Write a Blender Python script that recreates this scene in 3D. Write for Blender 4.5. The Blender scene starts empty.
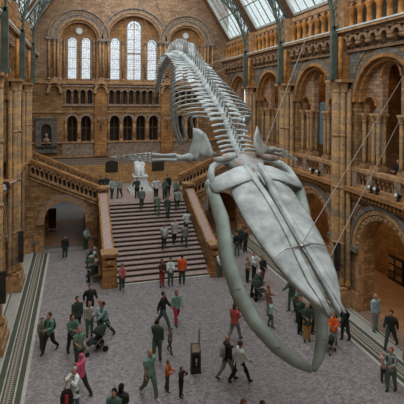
import bpy, bmesh, math, random
from mathutils import Vector, Matrix, Euler
random.seed(7)
R = math.radians
PI = math.pi
scene = bpy.context.scene
COL = scene.collection

# ------------------------------------------------------------------ camera
FOC, CY = 439.25, 100.7
CAMPOS = Vector((-5.194, 0.0, 11.0))
cam = bpy.data.cameras.new('camera')
cam.sensor_width = 36.0
cam.lens = FOC / 404 * 36.0
cam.shift_y = (CY - 202) / 404
cam.clip_end = 500
camo = bpy.data.objects.new('camera', cam)
COL.objects.link(camo)
camo.location = CAMPOS
CAMROT = (Matrix.Rotation(-R(15.959), 4, 'Z') @ Matrix.Rotation(R(90 - .207), 4, 'X') @ Matrix.Rotation(R(.377), 4, 'Z'))
camo.rotation_euler = CAMROT.to_euler()
scene.camera = camo
# ------------------------------------------------------------------ light
w = bpy.data.worlds.new('sky')
scene.world = w
w.use_nodes = True
bg = w.node_tree.nodes['Background']
bg.inputs[0].default_value = (.80, .90, .93, 1)
bg.inputs[1].default_value = 1.15

def area(name, loc, rot, sx, sy, power, col):
    l = bpy.data.lights.new(name, 'AREA'); l.shape = 'RECTANGLE'; l.size = sx; l.size_y = sy
    l.energy = power; l.color = col
    o = bpy.data.objects.new(name, l); o.location = loc; o.rotation_euler = rot
    COL.objects.link(o); return o

area('skylight_daylight', (0, 17, 22.0), (0, 0, 0), 9, 46, 4300, (.93, .97, 1.0))
for sx in (-1, 1):
    area('aisle_warm_fill', (sx * 11.2, 24, 5.75), (0, 0, 0), .8, 30, 270, (1.0, .66, .32))  # unseen warm fill added to brighten the aisle
    area('gallery_warm_fill', (sx * 11.0, 24, 12.9), (0, sx * R(25), 0), .8, 30, 130, (1.0, .66, .34))  # another added fill, warming the gallery behind its arches
scene.view_settings.view_transform = 'Standard'
scene.view_settings.look = 'None'
scene.view_settings.gamma = 1
scene.view_settings.use_curve_mapping = False
scene.view_settings.exposure = 0.0

# ------------------------------------------------------------------ pixel helpers
def ray(px, py):
    d = CAMROT.to_3x3() @ Vector(((px - 202) / FOC, -(py - CY) / FOC, -1))
    return d
def at_z(px, py, z=0.0):
    r = ray(px, py); return CAMPOS + r * ((z - 11) / r.z)
def at_y(px, py, y):
    r = ray(px, py); return CAMPOS + r * (y / r.y)
def at_x(px, py, x):
    r = ray(px, py); return CAMPOS + r * ((x + 5.194) / r.x)

# ------------------------------------------------------------------ materials
def newmat(name, rough=.7, spec=.3, metal=0.0):
    m = bpy.data.materials.new(name); m.use_nodes = True
    nt = m.node_tree; b = nt.nodes['Principled BSDF']
    b.inputs['Roughness'].default_value = rough
    b.inputs['Specular IOR Level'].default_value = spec
    b.inputs['Metallic'].default_value = metal
    return m, nt, b
def N(nt, t, **kw):
    n = nt.nodes.new(t)
    for k, v in kw.items(): setattr(n, k, v)
    return n
def c4(c): return (c[0], c[1], c[2], 1)
def mix(nt, fac, a, b):
    n = N(nt, 'ShaderNodeMix', data_type='RGBA')
    for sock, v in ((n.inputs[0], fac), (n.inputs[6], a), (n.inputs[7], b)):
        if isinstance(v, (tuple, list)): sock.default_value = c4(v)
        elif isinstance(v, (int, float)): sock.default_value = v
        else: nt.links.new(v, sock)
    return n.outputs[2]
def ramp(nt, fac, a, b):
    n = N(nt, 'ShaderNodeMapRange'); nt.links.new(fac, n.inputs[0])
    n.inputs[1].default_value = a; n.inputs[2].default_value = b
    return n.outputs[0]
def noise(nt, vec, scale, detail=3.0):
    n = N(nt, 'ShaderNodeTexNoise'); n.inputs['Scale'].default_value = scale; n.inputs['Detail'].default_value = detail
    if vec is not None: nt.links.new(vec, n.inputs['Vector'])
    return n.outputs[0]
def position(nt): return N(nt, 'ShaderNodeNewGeometry').outputs['Position']
def objco(nt): return N(nt, 'ShaderNodeTexCoord').outputs['Object']

def plain(name, col, rough=.7, var=.25, scale=6.0, metal=0.0, spec=.3, bump=0.0):
    m, nt, b = newmat(name, rough, spec, metal)
    v = objco(nt)
    f = ramp(nt, noise(nt, v, scale), .3, .7)
    lo = tuple(c * (1 - var) for c in col); hi = tuple(min(1, c * (1 + var)) for c in col)
    nt.links.new(mix(nt, f, lo, hi), b.inputs['Base Color'])
    if bump:
        bn = N(nt, 'ShaderNodeBump'); bn.inputs['Strength'].default_value = bump; bn.inputs['Distance'].default_value = .02
        nt.links.new(noise(nt, v, scale * 4), bn.inputs['Height']); nt.links.new(bn.outputs[0], b.inputs['Normal'])
    return m
def blocks(name, c1, c2, mortar, bw=.6, bh=.22, grime=(.05, .04, .035), gf=.45, rough=.8, msz=.012):
    """coursed terracotta blocks laid in world space: u = x + y, v = z"""
    m, nt, b = newmat(name, rough, .2)
    p = position(nt)
    s = N(nt, 'ShaderNodeSeparateXYZ'); nt.links.new(p, s.inputs[0])
    a = N(nt, 'ShaderNodeMath', operation='ADD'); nt.links.new(s.outputs[0], a.inputs[0]); nt.links.new(s.outputs[1], a.inputs[1])
    c = N(nt, 'ShaderNodeCombineXYZ'); nt.links.new(a.outputs[0], c.inputs[0]); nt.links.new(s.outputs[2], c.inputs[1])
    br = N(nt, 'ShaderNodeTexBrick'); nt.links.new(c.outputs[0], br.inputs['Vector'])
    br.inputs['Scale'].default_value = 1.0; br.inputs['Brick Width'].default_value = bw; br.inputs['Row Height'].default_value = bh
    br.inputs['Mortar Size'].default_value = msz; br.inputs['Bias'].default_value = 0.0
    br.inputs['Color1'].default_value = c4(c1); br.inputs['Color2'].default_value = c4(c2); br.inputs['Mortar'].default_value = c4(mortar)
    f = ramp(nt, noise(nt, p, .9, 5), .45, .72)
    mm = N(nt, 'ShaderNodeMath', operation='MULTIPLY'); nt.links.new(f, mm.inputs[0]); mm.inputs[1].default_value = gf
    f2 = ramp(nt, noise(nt, p, 7.0, 4), .35, .7)
    col = mix(nt, mm.outputs[0], br.outputs[0], grime)
    dk = mix(nt, f2, (.72, .72, .72), (1.25, 1.22, 1.18))
    mu = N(nt, 'ShaderNodeMix', data_type='RGBA', blend_type='MULTIPLY'); mu.inputs[0].default_value = 1
    nt.links.new(col, mu.inputs[6]); nt.links.new(dk, mu.inputs[7])
    nt.links.new(mu.outputs[2], b.inputs['Base Color'])
    bn = N(nt, 'ShaderNodeBump'); bn.inputs['Strength'].default_value = .5; bn.inputs['Distance'].default_value = .02
    nt.links.new(br.outputs['Fac'], bn.inputs['Height']); bn.invert = True
    nt.links.new(bn.outputs[0], b.inputs['Normal'])
    return m

M = {}
M['wall'] = blocks('terracotta_blocks', (.47, .275, .12), (.24, .14, .065), (.15, .09, .045), .55, .2, gf=.4)
M['wallpink'] = blocks('pale_terracotta_blocks', (.48, .31, .19), (.30, .19, .115), (.20, .13, .08), .55, .2, gf=.3)
M['warm'] = blocks('warm_terracotta', (.50, .26, .095), (.34, .17, .065), (.18, .09, .04), .9, .34, gf=.4)
M['grey'] = blocks('grey_stone', (.24, .225, .19), (.16, .15, .125), (.09, .08, .07), .5, .2, gf=.3)
M['stripe'] = blocks('striped_stone', (.50, .25, .13), (.14, .15, .14), (.09, .08, .07), 400, .17, gf=.15)
M['shaft'] = blocks('pier_terracotta', (.47, .27, .105), (.27, .19, .12), (.20, .12, .06), 400, .36, gf=.4, msz=.008)
M['orange'] = plain('orange_terracotta', (.46, .20, .05), .6, .45, 4)
M['mould'] = plain('moulded_terracotta', (.40, .235, .115), .75, .4, 4, bump=.5)
M['mouldgrey'] = plain('weathered_moulding', (.30, .225, .17), .8, .4, 5, bump=.5)
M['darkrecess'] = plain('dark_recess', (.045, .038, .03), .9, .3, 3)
M['iron'] = plain('green_painted_iron', (.095, .125, .10), .5, .3, 3)
M['bone'] = plain('grey_whale_bone', (.41, .45, .44), .65, .36, 2.2, bump=.6)
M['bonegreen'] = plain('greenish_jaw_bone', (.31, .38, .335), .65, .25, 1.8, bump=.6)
M['marblepink'] = plain('pink_marble', (.44, .31, .27), .35, .2, 9)
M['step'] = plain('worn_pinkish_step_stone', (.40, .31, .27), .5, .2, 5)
M['riser'] = plain('shaded_step_riser', (.05, .04, .036), .7, .2, 5)  # same stone as the treads; their shade is put into the colour
M['ledge'] = plain('pale_ledge', (.62, .64, .60), .5, .1, 3)  # one even pale tone for cornice tops and roof window frames
M['black'] = plain('black_plastic', (.012, .012, .012), .5, .2, 4)
M['steel'] = plain('brushed_steel', (.45, .45, .43), .35, .1, 8, metal=.8)
M['white'] = plain('white_marble', (.74, .78, .76), .5, .1, 4, bump=.2)
M['bronze'] = plain('dark_bronze', (.07, .05, .035), .45, .3, 6, metal=.4)
M['wood'] = plain('dark_brown_wood', (.16, .085, .04), .5, .3, 5)
M['panelwood'] = plain('roof_timber', (.20, .10, .05), .6, .3, 4)
M['skin'] = plain('skin', (.50, .27, .18), .6, .08, 5)
M['lens'] = plain('pale_lamp_lens', (.75, .77, .72), .3, .05, 4)
M['aislewall'] = blocks('aisle_wall', (.36, .20, .085), (.26, .14, .06), (.14, .08, .04), .8, .3, gf=.3)
M['aislefloor'] = plain('aisle_floor', (.34, .20, .11), .45, .2, 1.5)
M['palewall'] = plain('pale_screen_wall', (.42, .42, .40), .7, .1, 1.2)
M['frieze'] = plain('frieze_terracotta', (.27, .16, .085), .75, .5, 5, bump=.6)
M['landwall'] = blocks('lit_golden_terracotta', (.66, .40, .17), (.48, .27, .11), (.30, .18, .09), .55, .2, gf=.2)  # brighter copy of the wall blocks; missing light put into the colour
M['passfloor'] = plain('passage_floor', (.30, .29, .28), .5, .15, 1.5)
M['cable'] = plain('steel_cable', (.32, .28, .25), .5, .1, 4)

def floor_mat():
    m, nt, b = newmat('speckled_mosaic_floor', .42, .35)
    p = position(nt)
    vo = N(nt, 'ShaderNodeTexVoronoi'); vo.inputs['Scale'].default_value = 11; nt.links.new(p, vo.inputs['Vector'])
    sp = N(nt, 'ShaderNodeSeparateXYZ'); nt.links.new(vo.outputs['Color'], sp.inputs[0])
    a = mix(nt, sp.outputs[0], (.175, .162, .165), (.385, .36, .362))
    f = ramp(nt, noise(nt, p, .35, 4), .35, .7)
    nt.links.new(mix(nt, f, a, mix(nt, .35, a, (.25, .232, .235))), b.inputs['Base Color'])
    return m
M['floor'] = floor_mat()
def flat(name, c, rough=.5, var=.12, scale=3): return plain(name, c, rough, var, scale)
M['cream'] = flat('cream_marble_line', (.50, .50, .45), .4)
M['dkgreen'] = flat('dark_green_marble', (.085, .10, .075), .4)
M['paleband'] = flat('pale_grey_marble', (.36, .38, .36), .4)
def grille_mat():
    m, nt, b = newmat('pierced_iron_grille', .5, .3)
    p = position(nt)
    vo = N(nt, 'ShaderNodeTexVoronoi'); vo.inputs['Scale'].default_value = 7.5; vo.inputs['Randomness'].default_value = 0.0
    nt.links.new(p, vo.inputs['Vector'])
    f = ramp(nt, vo.outputs['Distance'], .30, .36)
    nt.links.new(mix(nt, f, (.05, .045, .035), (.34, .32, .26)), b.inputs['Base Color'])
    return m
M['grille'] = grille_mat()
def mosaic_mat():
    m, nt, b = newmat('scrolled_mosaic_band', .5, .3)
    p = position(nt)
    wv = N(nt, 'ShaderNodeTexMagic'); wv.turbulence_depth = 2; wv.inputs['Scale'].default_value = 5; wv.inputs['Distortion'].default_value = 1.5
    nt.links.new(p, wv.inputs['Vector'])
    f = ramp(nt, wv.outputs['Fac'], .4, .6)
    nt.links.new(mix(nt, f, (.10, .07, .06), (.40, .31, .25)), b.inputs['Base Color'])
    return m
M['mosaic'] = mosaic_mat()
def chequer_mat():
    m, nt, b = newmat('chequered_tile_band', .6, .3)
    p = position(nt)
    mp = N(nt, 'ShaderNodeMapping'); mp.inputs['Rotation'].default_value = (0, R(45), 0); mp.inputs['Location'].default_value = (.05, .03, .02)
    nt.links.new(p, mp.inputs[0])
    ck = N(nt, 'ShaderNodeTexChecker'); ck.inputs['Scale'].default_value = 8
    ck.inputs[1].default_value = (.36, .29, .21, 1); ck.inputs[2].default_value = (.19, .155, .12, 1)
    nt.links.new(mp.outputs[0], ck.inputs[0]); nt.links.new(ck.outputs[0], b.inputs['Base Color'])
    return m
M['chequer'] = chequer_mat()
def stained_bone():
    m, nt, b = newmat('brown_stained_bone', .65, .3)
    v = objco(nt); f = ramp(nt, noise(nt, v, 2.6, 4), .42, .62)
    nt.links.new(mix(nt, f, (.36, .39, .375), (.24, .155, .105)), b.inputs['Base Color'])
    return m
M['bonebrown'] = stained_bone()
def glass_mat(name, tint, lead_scale, lead=.3):
    """frosted leaded glass: daylight from the sky passes straight through and scattered"""
    m = bpy.data.materials.new(name); m.use_nodes = True; nt = m.node_tree
    nt.nodes.remove(nt.nodes['Principled BSDF']); out = nt.nodes['Material Output']
    tr = N(nt, 'ShaderNodeBsdfTransparent'); tl = N(nt, 'ShaderNodeBsdfTranslucent'); gl = N(nt, 'ShaderNodeBsdfGlossy')
    gl.inputs['Roughness'].default_value = .2
    p = position(nt)
    vo = N(nt, 'ShaderNodeTexVoronoi'); vo.inputs['Scale'].default_value = lead_scale; vo.inputs['Randomness'].default_value = .35
    nt.links.new(p, vo.inputs['Vector'])
    f = ramp(nt, vo.outputs['Distance'], .16, .34)
    v2 = noise(nt, p, 7, 3)
    c = mix(nt, ramp(nt, v2, .45, .75), tint, (tint[0] * .86, tint[1] * .80, tint[2] * .80))
    c = mix(nt, f, (tint[0] * lead, tint[1] * lead * .8, tint[2] * lead * .82), c)
    nt.links.new(c, tr.inputs[0]); nt.links.new(c, tl.inputs[0])
    a = N(nt, 'ShaderNodeMixShader'); a.inputs[0].default_value = .2
    nt.links.new(tr.outputs[0], a.inputs[1]); nt.links.new(tl.outputs[0], a.inputs[2])
    b = N(nt, 'ShaderNodeMixShader'); b.inputs[0].default_value = .05
    nt.links.new(a.outputs[0], b.inputs[1]); nt.links.new(gl.outputs[0], b.inputs[2])
    nt.links.new(b.outputs[0], out.inputs[0])
    return m
M['glass'] = glass_mat('leaded_glass', (.97, .99, 1.0), 5.0, .74)
M['roofglass'] = glass_mat('roof_glass', (.97, 1.0, .99), .8, .97)
M['dimglass'] = glass_mat('dim_glass', (.30, .34, .33), 5, .5)
CLOTH = {}
def cloth(col):
    k = tuple(col)
    if k not in CLOTH: CLOTH[k] = plain('cloth_%d' % len(CLOTH), col, .85, .15, 9)
    return CLOTH[k]

# ------------------------------------------------------------------ mesh builder
class MB:
    def __init__(s): s.v = []; s.f = []
    def quad(s, *p):
        i = len(s.v); s.v += [tuple(q) for q in p]; s.f.append(tuple(range(i, i + len(p))))
    def hexa(s, p):
        """8 corners: bottom ring 0-3, top ring 4-7"""
        i = len(s.v); s.v += [tuple(q) for q in p]
        for f in ((3, 2, 1, 0), (4, 5, 6, 7), (0, 1, 5, 4), (1, 2, 6, 5), (2, 3, 7, 6), (3, 0, 4, 7)):
            s.f.append(tuple(i + k for k in f))
        return s
    def box(s, a, b, T=None):
        x0, y0, z0 = a; x1, y1, z1 = b
        p = [(x0, y0, z0), (x1, y0, z0), (x1, y1, z0), (x0, y1, z0), (x0, y0, z1), (x1, y0, z1), (x1, y1, z1), (x0, y1, z1)]
        if T: p = [T(*q) for q in p]
        return s.hexa(p)
    def tube(s, pts, rad, n=8, cap=True, flat=None):
        """tapered tube along points; rad is a number or a list of numbers or (ra, rb); flat = reference normal for rb"""
        pts = [Vector(p) for p in pts]
        if isinstance(rad, (int, float)): rad = [rad] * len(pts)
        base = len(s.v); prev = None
        for i, p in enumerate(pts):
            t = (pts[min(i + 1, len(pts) - 1)] - pts[max(i - 1, 0)])
            if t.length < 1e-9: t = Vector((0, 0, 1))
            t.normalize()
            ref = Vector(flat) if flat is not None else (prev if prev is not None else (Vector((1, 0, 0)) if abs(t.x) < .9 else Vector((0, 1, 0))))
            a = (ref - t * ref.dot(t))
            if a.length < 1e-6: a = Vector((0, 1, 0)) - t * t.y
            a.normalize(); prev = a; b = t.cross(a)
            r = rad[i]; ra, rb = (r, r) if isinstance(r, (int, float)) else r
            for k in range(n):
                an = 2 * PI * k / n
                s.v.append(tuple(p + a * (ra * math.cos(an)) + b * (rb * math.sin(an))))
        for i in range(len(pts) - 1):
            for k in range(n):
                a0 = base + i * n + k; a1 = base + i * n + (k + 1) % n
                s.f.append((a0, a1, a1 + n, a0 + n))
        if cap:
            s.f.append(tuple(base + k for k in range(n))[::-1])
            s.f.append(tuple(base + (len(pts) - 1) * n + k for k in range(n)))
        return s
    def lathe(s, prof, c=(0, 0, 0), n=12, sx=1, sy=1):
        base = len(s.v)
        for r, z in prof:
            for k in range(n):
                an = 2 * PI * k / n
                s.v.append((c[0] + sx * r * math.cos(an), c[1] + sy * r * math.sin(an), c[2] + z))
        for i in range(len(prof) - 1):
            for k in range(n):
                a0 = base + i * n + k; a1 = base + i * n + (k + 1) % n
                s.f.append((a0, a1, a1 + n, a0 + n))
        s.f.append(tuple(base + k for k in range(n))[::-1])
        s.f.append(tuple(base + (len(prof) - 1) * n + k for k in range(n)))
        return s
    def ball(s, c, r, n=10, m=7, rot=None):
        c = Vector(c); r = (r, r, r) if isinstance(r, (int, float)) else r
        base = len(s.v)
        for i in range(1, m):
            th = PI * i / m
            for k in range(n):
                an = 2 * PI * k / n
                q = Vector((r[0] * math.sin(th) * math.cos(an), r[1] * math.sin(th) * math.sin(an), r[2] * math.cos(th)))
                if rot is not None: q = rot @ q
                s.v.append(tuple(c + q))
        for i in range(m - 2):
            for k in range(n):
                a0 = base + i * n + k; a1 = base + i * n + (k + 1) % n
                s.f.append((a0, a0 + n, a1 + n, a1))
        q = Vector((0, 0, r[2])); q = rot @ q if rot is not None else q
        t = len(s.v); s.v.append(tuple(c + q)); s.v.append(tuple(c - q))
        for k in range(n):
            s.f.append((t, base + k, base + (k + 1) % n))
            s.f.append((t + 1, base + (m - 2) * n + (k + 1) % n, base + (m - 2) * n + k))
        return s
    def prism(s, poly, off):
        """polygon (3-D points) extruded by a vector"""
        off = Vector(off); i = len(s.v); n = len(poly)
        s.v += [tuple(p) for p in poly] + [tuple(Vector(p) + off) for p in poly]
        s.f.append(tuple(i + k for k in range(n))[::-1]); s.f.append(tuple(i + n + k for k in range(n)))
        for k in range(n):
            j = (k + 1) % n; s.f.append((i + k, i + j, i + n + j, i + n + k))
        return s
    def add(s, o, mat=None):
        i = len(s.v)
        s.v += [tuple(mat @ Vector(v)) if mat is not None else v for v in o.v]
        s.f += [tuple(i + k for k in f) for f in o.f]; return s
    def mesh(s, name, smooth=False, fix=True):
        me = bpy.data.meshes.new(name); me.from_pydata(s.v, [], s.f); me.update()
        if fix:
            bm = bmesh.new(); bm.from_mesh(me); bmesh.ops.recalc_face_normals(bm, faces=bm.faces); bm.to_mesh(me); bm.free()
        if smooth:
            for p in me.polygons: p.use_smooth = True
        return me
    def build(s, name, mat, parent=None, smooth=False):
        me = s.mesh(name, smooth); o = bpy.data.objects.new(name, me); COL.objects.link(o)
        if mat: me.materials.append(M[mat] if isinstance(mat, str) else mat)
        if parent: o.parent = parent
        return o

def tag(o, label=None, cat=None, group=None, kind=None):
    if label: o['label'] = label
    if cat: o['category'] = cat
    if group: o['group'] = group
    if kind: o['kind'] = kind
    return o
def thing(name, label, cat, loc=(0, 0, 0), rz=0.0, group=None):
    o = bpy.data.objects.new(name, None); o.empty_display_size = .1; COL.objects.link(o)
    o.location = loc; o.rotation_euler = (0, 0, rz)
    return tag(o, label, cat, group)
def dup(root, loc=None, rz=None, label=None, group=None):
    r = root.copy(); COL.objects.link(r)
    if loc is not None: r.location = loc
    if rz is not None: r.rotation_euler = (0, 0, rz)
    if label: r['label'] = label
    if group: r['group'] = group
    for ch in list(root.children):
        c = ch.copy(); COL.objects.link(c); c.parent = r
        for g in list(ch.children):
            d = g.copy(); COL.objects.link(d); d.parent = c
    return r
def struct(name, mb, mat, parent=None, smooth=False):
    o = mb.build(name, mat, parent, smooth)
    if parent is None: o['kind'] = 'structure'
    return o

# ---- arches.  T(u, w, z) -> world; u along the wall, w into the wall
def arch_wall(mb, T, u0, u1, z0, z1, ops, t, n=14):
    u = u0
    for (uc, hw, zb, zs) in sorted(ops):
        if uc - hw > u + 1e-4: mb.box((u, 0, z0), (uc - hw, t, z1), T)
        if zb > z0 + 1e-4: mb.box((uc - hw, 0, z0), (uc + hw, t, zb), T)
        for i in range(n):
            a0 = PI - PI * i / n; a1 = PI - PI * (i + 1) / n
            ua, ub = uc + hw * math.cos(a0), uc + hw * math.cos(a1)
            za, zb2 = zs + hw * math.sin(a0), zs + hw * math.sin(a1)
            mb.hexa([T(ua, 0, za), T(ub, 0, zb2), T(ub, t, zb2), T(ua, t, za), T(ua, 0, z1), T(ub, 0, z1), T(ub, t, z1), T(ua, t, z1)])
        u = uc + hw
    if u1 > u + 1e-4: mb.box((u, 0, z0), (u1, t, z1), T)
    return mb
def ring(mb, T, uc, zs, r0, r1, w0, w1, n=18, legs=None):
    r0 -= .008
    for i in range(n):
        a0 = PI * i / n; a1 = PI * (i + 1) / n
        f = lambda r, a, w: T(uc + r * math.cos(a), w, zs + r * math.sin(a))
        mb.hexa([f(r0, a0, w0), f(r1, a0, w0), f(r1, a0, w1), f(r0, a0, w1), f(r0, a1, w0), f(r1, a1, w0), f(r1, a1, w1), f(r0, a1, w1)])
    if legs is not None:
        mb.box((uc - r1, w0, legs), (uc - r0, w1, zs), T); mb.box((uc + r0, w0, legs), (uc + r1, w1, zs), T)
    return mb
def voussoirs(mb1, mb2, T, uc, zs, r0, r1, w0, w1, n=27):
    for i in range(n):
        ring_part = mb1 if i % 2 == 0 else mb2
        a0 = PI * i / n; a1 = PI * (i + 1) / n
        f = lambda r, a, w: T(uc + r * math.cos(a), w, zs + r * math.sin(a))
        ring_part.hexa([f(r0, a0, w0), f(r1, a0, w0), f(r1, a0, w1), f(r0, a0, w1), f(r0, a1, w0), f(r1, a1, w0), f(r1, a1, w1), f(r0, a1, w1)])
def colonnette(mb_s, mb_c, x, y, z0, z1, r, n=10, cap=.35, base=.2):
    mb_s.lathe([(r, z0 + base), (r, z1 - cap)], (x, y, 0), n)
    mb_c.lathe([(r * 1.7, z0), (r * 1.7, z0 + base * .4), (r * 1.35, z0 + base * .6), (r * 1.4, z0 + base * .8), (r, z0 + base)], (x, y, 0), n)
    mb_c.lathe([(r, z1 - cap), (r * 1.2, z1 - cap * .95), (r * 1.15, z1 - cap * .7), (r * 1.9, z1 - cap * .25), (r * 1.9, z1)], (x, y, 0), n)
def TY(y0): return lambda u, w, z: (u, y0 + w, z)            # wall facing -Y
def TX(s, x0): return lambda u, w, z: (s * (x0 + w), u, z)   # side wall, s = side
# ================================================================== SETTING
PY = [8.05, 14.55, 21.05, 27.55, 34.05, 40.55]
mb = MB(); mb.box((-13.6, -8.3, -.3), (13.6, 62, 0)); struct('floor', mb, 'floor')
# stone bands let into the floor along both sides
bands = [(6.95, 7.09, 'cream'), (7.09, 7.30, 'dkgreen'), (7.30, 7.36, 'cream'), (7.36, 7.43, 'dkgreen'), (7.43, 7.72, 'grille'), (7.72, 7.78, 'dkgreen'),
         (7.78, 7.83, 'cream'), (7.83, 8.05, 'dkgreen'), (8.05, 8.10, 'cream'), (8.10, 8.62, 'paleband'), (8.62, 8.70, 'dkgreen'), (8.70, 8.78, 'cream')]
k = 0
for s in (-1, 1):
    for a, b, m in bands:
        k += 1
        mb = MB(); mb.box((min(s * a, s * b), 6, 0), (max(s * a, s * b), 34 if s > 0 else 33.4, .006))
        struct('trim_%d' % k, mb, m)
    k += 1
    mb = MB(); mb.box((min(s * 8.78, s * 9.7), 6, 0), (max(s * 8.78, s * 9.7), 33.4, .005)); struct('trim_%d' % k, mb, 'mosaic' if s > 0 else 'paleband')
    k += 1
    mb = MB(); mb.box((min(s * 9.7, s * 13.5), 6, 0), (max(s * 9.7, s * 13.5), 41, .005)); struct('trim_%d' % k, mb, 'aislefloor')

GA = 9.0      # plane of the arcade walls
BAYS = [(PY[i] + PY[i + 1]) / 2 for i in range(5)]
for s, side in ((-1, 'left'), (1, 'right')):
    T = TX(s, GA)
    # ground storey wall with arches
    root = MB(); arch_wall(root, T, 8.05, 41, 0, 5.75, [(c, 1.85, -1, 3.35) for c in BAYS], .9)
    wall = struct('wall_' + side, root, 'wall')
    a = MB(); g = MB(); st = MB()
    for c in BAYS:
        ring(a, T, c, 3.35, 1.85, 2.12, -.06, .25, 20, legs=0)
        ring(a, T, c, 3.35, 2.12, 2.36, -.12, .12, 25)
        ring(g, T, c, 3.35, 2.36, 2.55, -.16, .05, 22)
        for i in range(19):
            an = PI * (i + .5) / 19; st.ball(T(c + 1.98 * math.cos(an), -.07, 3.35 + 1.98 * math.sin(an)), (.05, .09, .09), 6, 4)
        for u in (c - 2.15, c + 2.15):
            g.box((u - .28, -.2, 3.05), (u + .28, .1, 3.35), T)
            a.box((u - .3, -.16, 0), (u + .3, .1, .9), T)
    a.build('arch_moulding', 'mould', wall); g.build('arch_stones', 'grey', wall); st.build('arch_stones', 'wallpink', wall)
    # striped spandrels, string course with dentils
    sp = MB()
    for i, c in enumerate(BAYS):
        arch_wall(sp, lambda u, w, z: T(u, w - .03, z), PY[i] + .75, PY[i + 1] - .75, 3.9, 5.75, [(c, 2.42, -1, 3.9 - .55 * 0)], .03)
    sp.build('spandrel_stripes', 'stripe', wall)
    d = MB(); d.box((8.05, -.12, 5.75), (41, .9, 5.95), T); d.box((8.05, -.42, 6.2), (41, .9, 6.42), T)
    for q in range(int((41 - 8.05) / .26)):
        y = 8.1 + q * .26; d.box((y, -.3, 5.95), (y + .15, .5, 6.2), T)
    d.box((8.05, -.05, 5.95), (41, .9, 6.2), T)
    d.build('dentil_course', 'warm', wall)
    # gallery storey
    g1 = MB()
    arch_wall(g1, T, 8.05, 41, 7.4, 13.75, [(c, 2.2, -1, 10.9) for c in BAYS], .35)
    g1.build('gallery_wall', 'wall', wall)
    rg = MB(); rg2 = MB(); sc = MB()
    for c in BAYS:
        ring(rg, T, c, 10.9, 2.2, 2.38, -.16, .1, 22)
        ring(rg2, T, c, 10.9, 2.38, 2.62, -.08, .1, 22)
        ring(rg, T, c, 10.9, 2.0, 2.2, .06, .5, 22)
        # inner screen: tall middle light, two low side lights
        T2 = lambda u, w, z: T(u, w + .38, z)
        arch_wall(sc, T2, c - 1.05 - 1.1, c + 1.05 + 1.1, 10.3, 13.3, [(c - 1.6, .46, 10.3, 10.72), (c, .66, 10.3, 12.15), (c + 1.6, .46, 10.3, 10.72)], .34)
        for u, r, zs in ((c - 1.6, .46, 10.72), (c, .66, 12.15), (c + 1.6, .46, 10.72)):
            ring(rg, T2, u, zs, r, r + .13, -.08, .05, 14)
    rg.build('arch_moulding', 'warm', wall); rg2.build('arch_moulding', 'grey', wall); sc.build('arch_screen', 'wallpink', wall)
    # spandrel of grey stone above gallery arches
    sp = MB()
    for i, c in enumerate(BAYS):
        arch_wall(sp, lambda u, w, z: T(u, w - .04, z), PY[i] + .45, PY[i + 1] - .45, 11.3, 13.62, [(c, 2.62 * math.cos(math.asin(.4 / 2.62)), -1, 11.3)], .04)
    sp.build('spandrel_courses', 'grey', wall)
    # corbel frieze: interlaced little arches on corbels
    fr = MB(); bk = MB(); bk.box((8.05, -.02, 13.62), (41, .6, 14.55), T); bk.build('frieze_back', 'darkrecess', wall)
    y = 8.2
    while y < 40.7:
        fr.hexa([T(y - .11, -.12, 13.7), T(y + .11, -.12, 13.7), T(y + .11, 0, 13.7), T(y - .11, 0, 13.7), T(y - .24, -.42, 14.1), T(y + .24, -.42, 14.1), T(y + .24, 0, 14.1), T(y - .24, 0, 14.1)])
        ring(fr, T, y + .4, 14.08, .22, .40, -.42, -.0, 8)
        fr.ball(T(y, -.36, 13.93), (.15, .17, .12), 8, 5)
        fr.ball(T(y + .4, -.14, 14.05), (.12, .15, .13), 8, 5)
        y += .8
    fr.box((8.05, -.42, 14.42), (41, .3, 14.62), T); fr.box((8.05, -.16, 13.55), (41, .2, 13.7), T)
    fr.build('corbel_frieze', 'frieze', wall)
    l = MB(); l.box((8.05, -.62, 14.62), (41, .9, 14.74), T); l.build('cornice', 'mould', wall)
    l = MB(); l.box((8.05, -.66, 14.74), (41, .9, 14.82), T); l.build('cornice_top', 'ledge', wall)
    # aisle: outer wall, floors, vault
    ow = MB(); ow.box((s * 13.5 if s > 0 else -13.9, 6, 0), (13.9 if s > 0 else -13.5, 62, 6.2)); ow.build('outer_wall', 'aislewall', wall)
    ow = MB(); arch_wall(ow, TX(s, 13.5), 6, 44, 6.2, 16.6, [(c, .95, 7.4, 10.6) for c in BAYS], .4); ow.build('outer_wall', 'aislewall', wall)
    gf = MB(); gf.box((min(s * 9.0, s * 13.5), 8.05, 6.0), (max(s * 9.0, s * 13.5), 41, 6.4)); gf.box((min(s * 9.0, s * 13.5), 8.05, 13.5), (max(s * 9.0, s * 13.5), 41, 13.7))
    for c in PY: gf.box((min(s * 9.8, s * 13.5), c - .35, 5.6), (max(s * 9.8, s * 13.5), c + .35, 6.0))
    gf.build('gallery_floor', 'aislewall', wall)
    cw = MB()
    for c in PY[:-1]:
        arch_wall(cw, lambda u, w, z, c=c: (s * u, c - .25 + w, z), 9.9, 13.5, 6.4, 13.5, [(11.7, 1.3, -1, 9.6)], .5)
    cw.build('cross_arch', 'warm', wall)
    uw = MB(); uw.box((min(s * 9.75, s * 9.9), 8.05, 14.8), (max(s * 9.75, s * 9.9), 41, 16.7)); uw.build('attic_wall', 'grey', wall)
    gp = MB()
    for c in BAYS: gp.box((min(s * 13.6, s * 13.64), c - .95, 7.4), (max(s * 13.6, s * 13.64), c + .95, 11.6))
    gp.build('gallery_window_glass', 'dimglass', wall)
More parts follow.
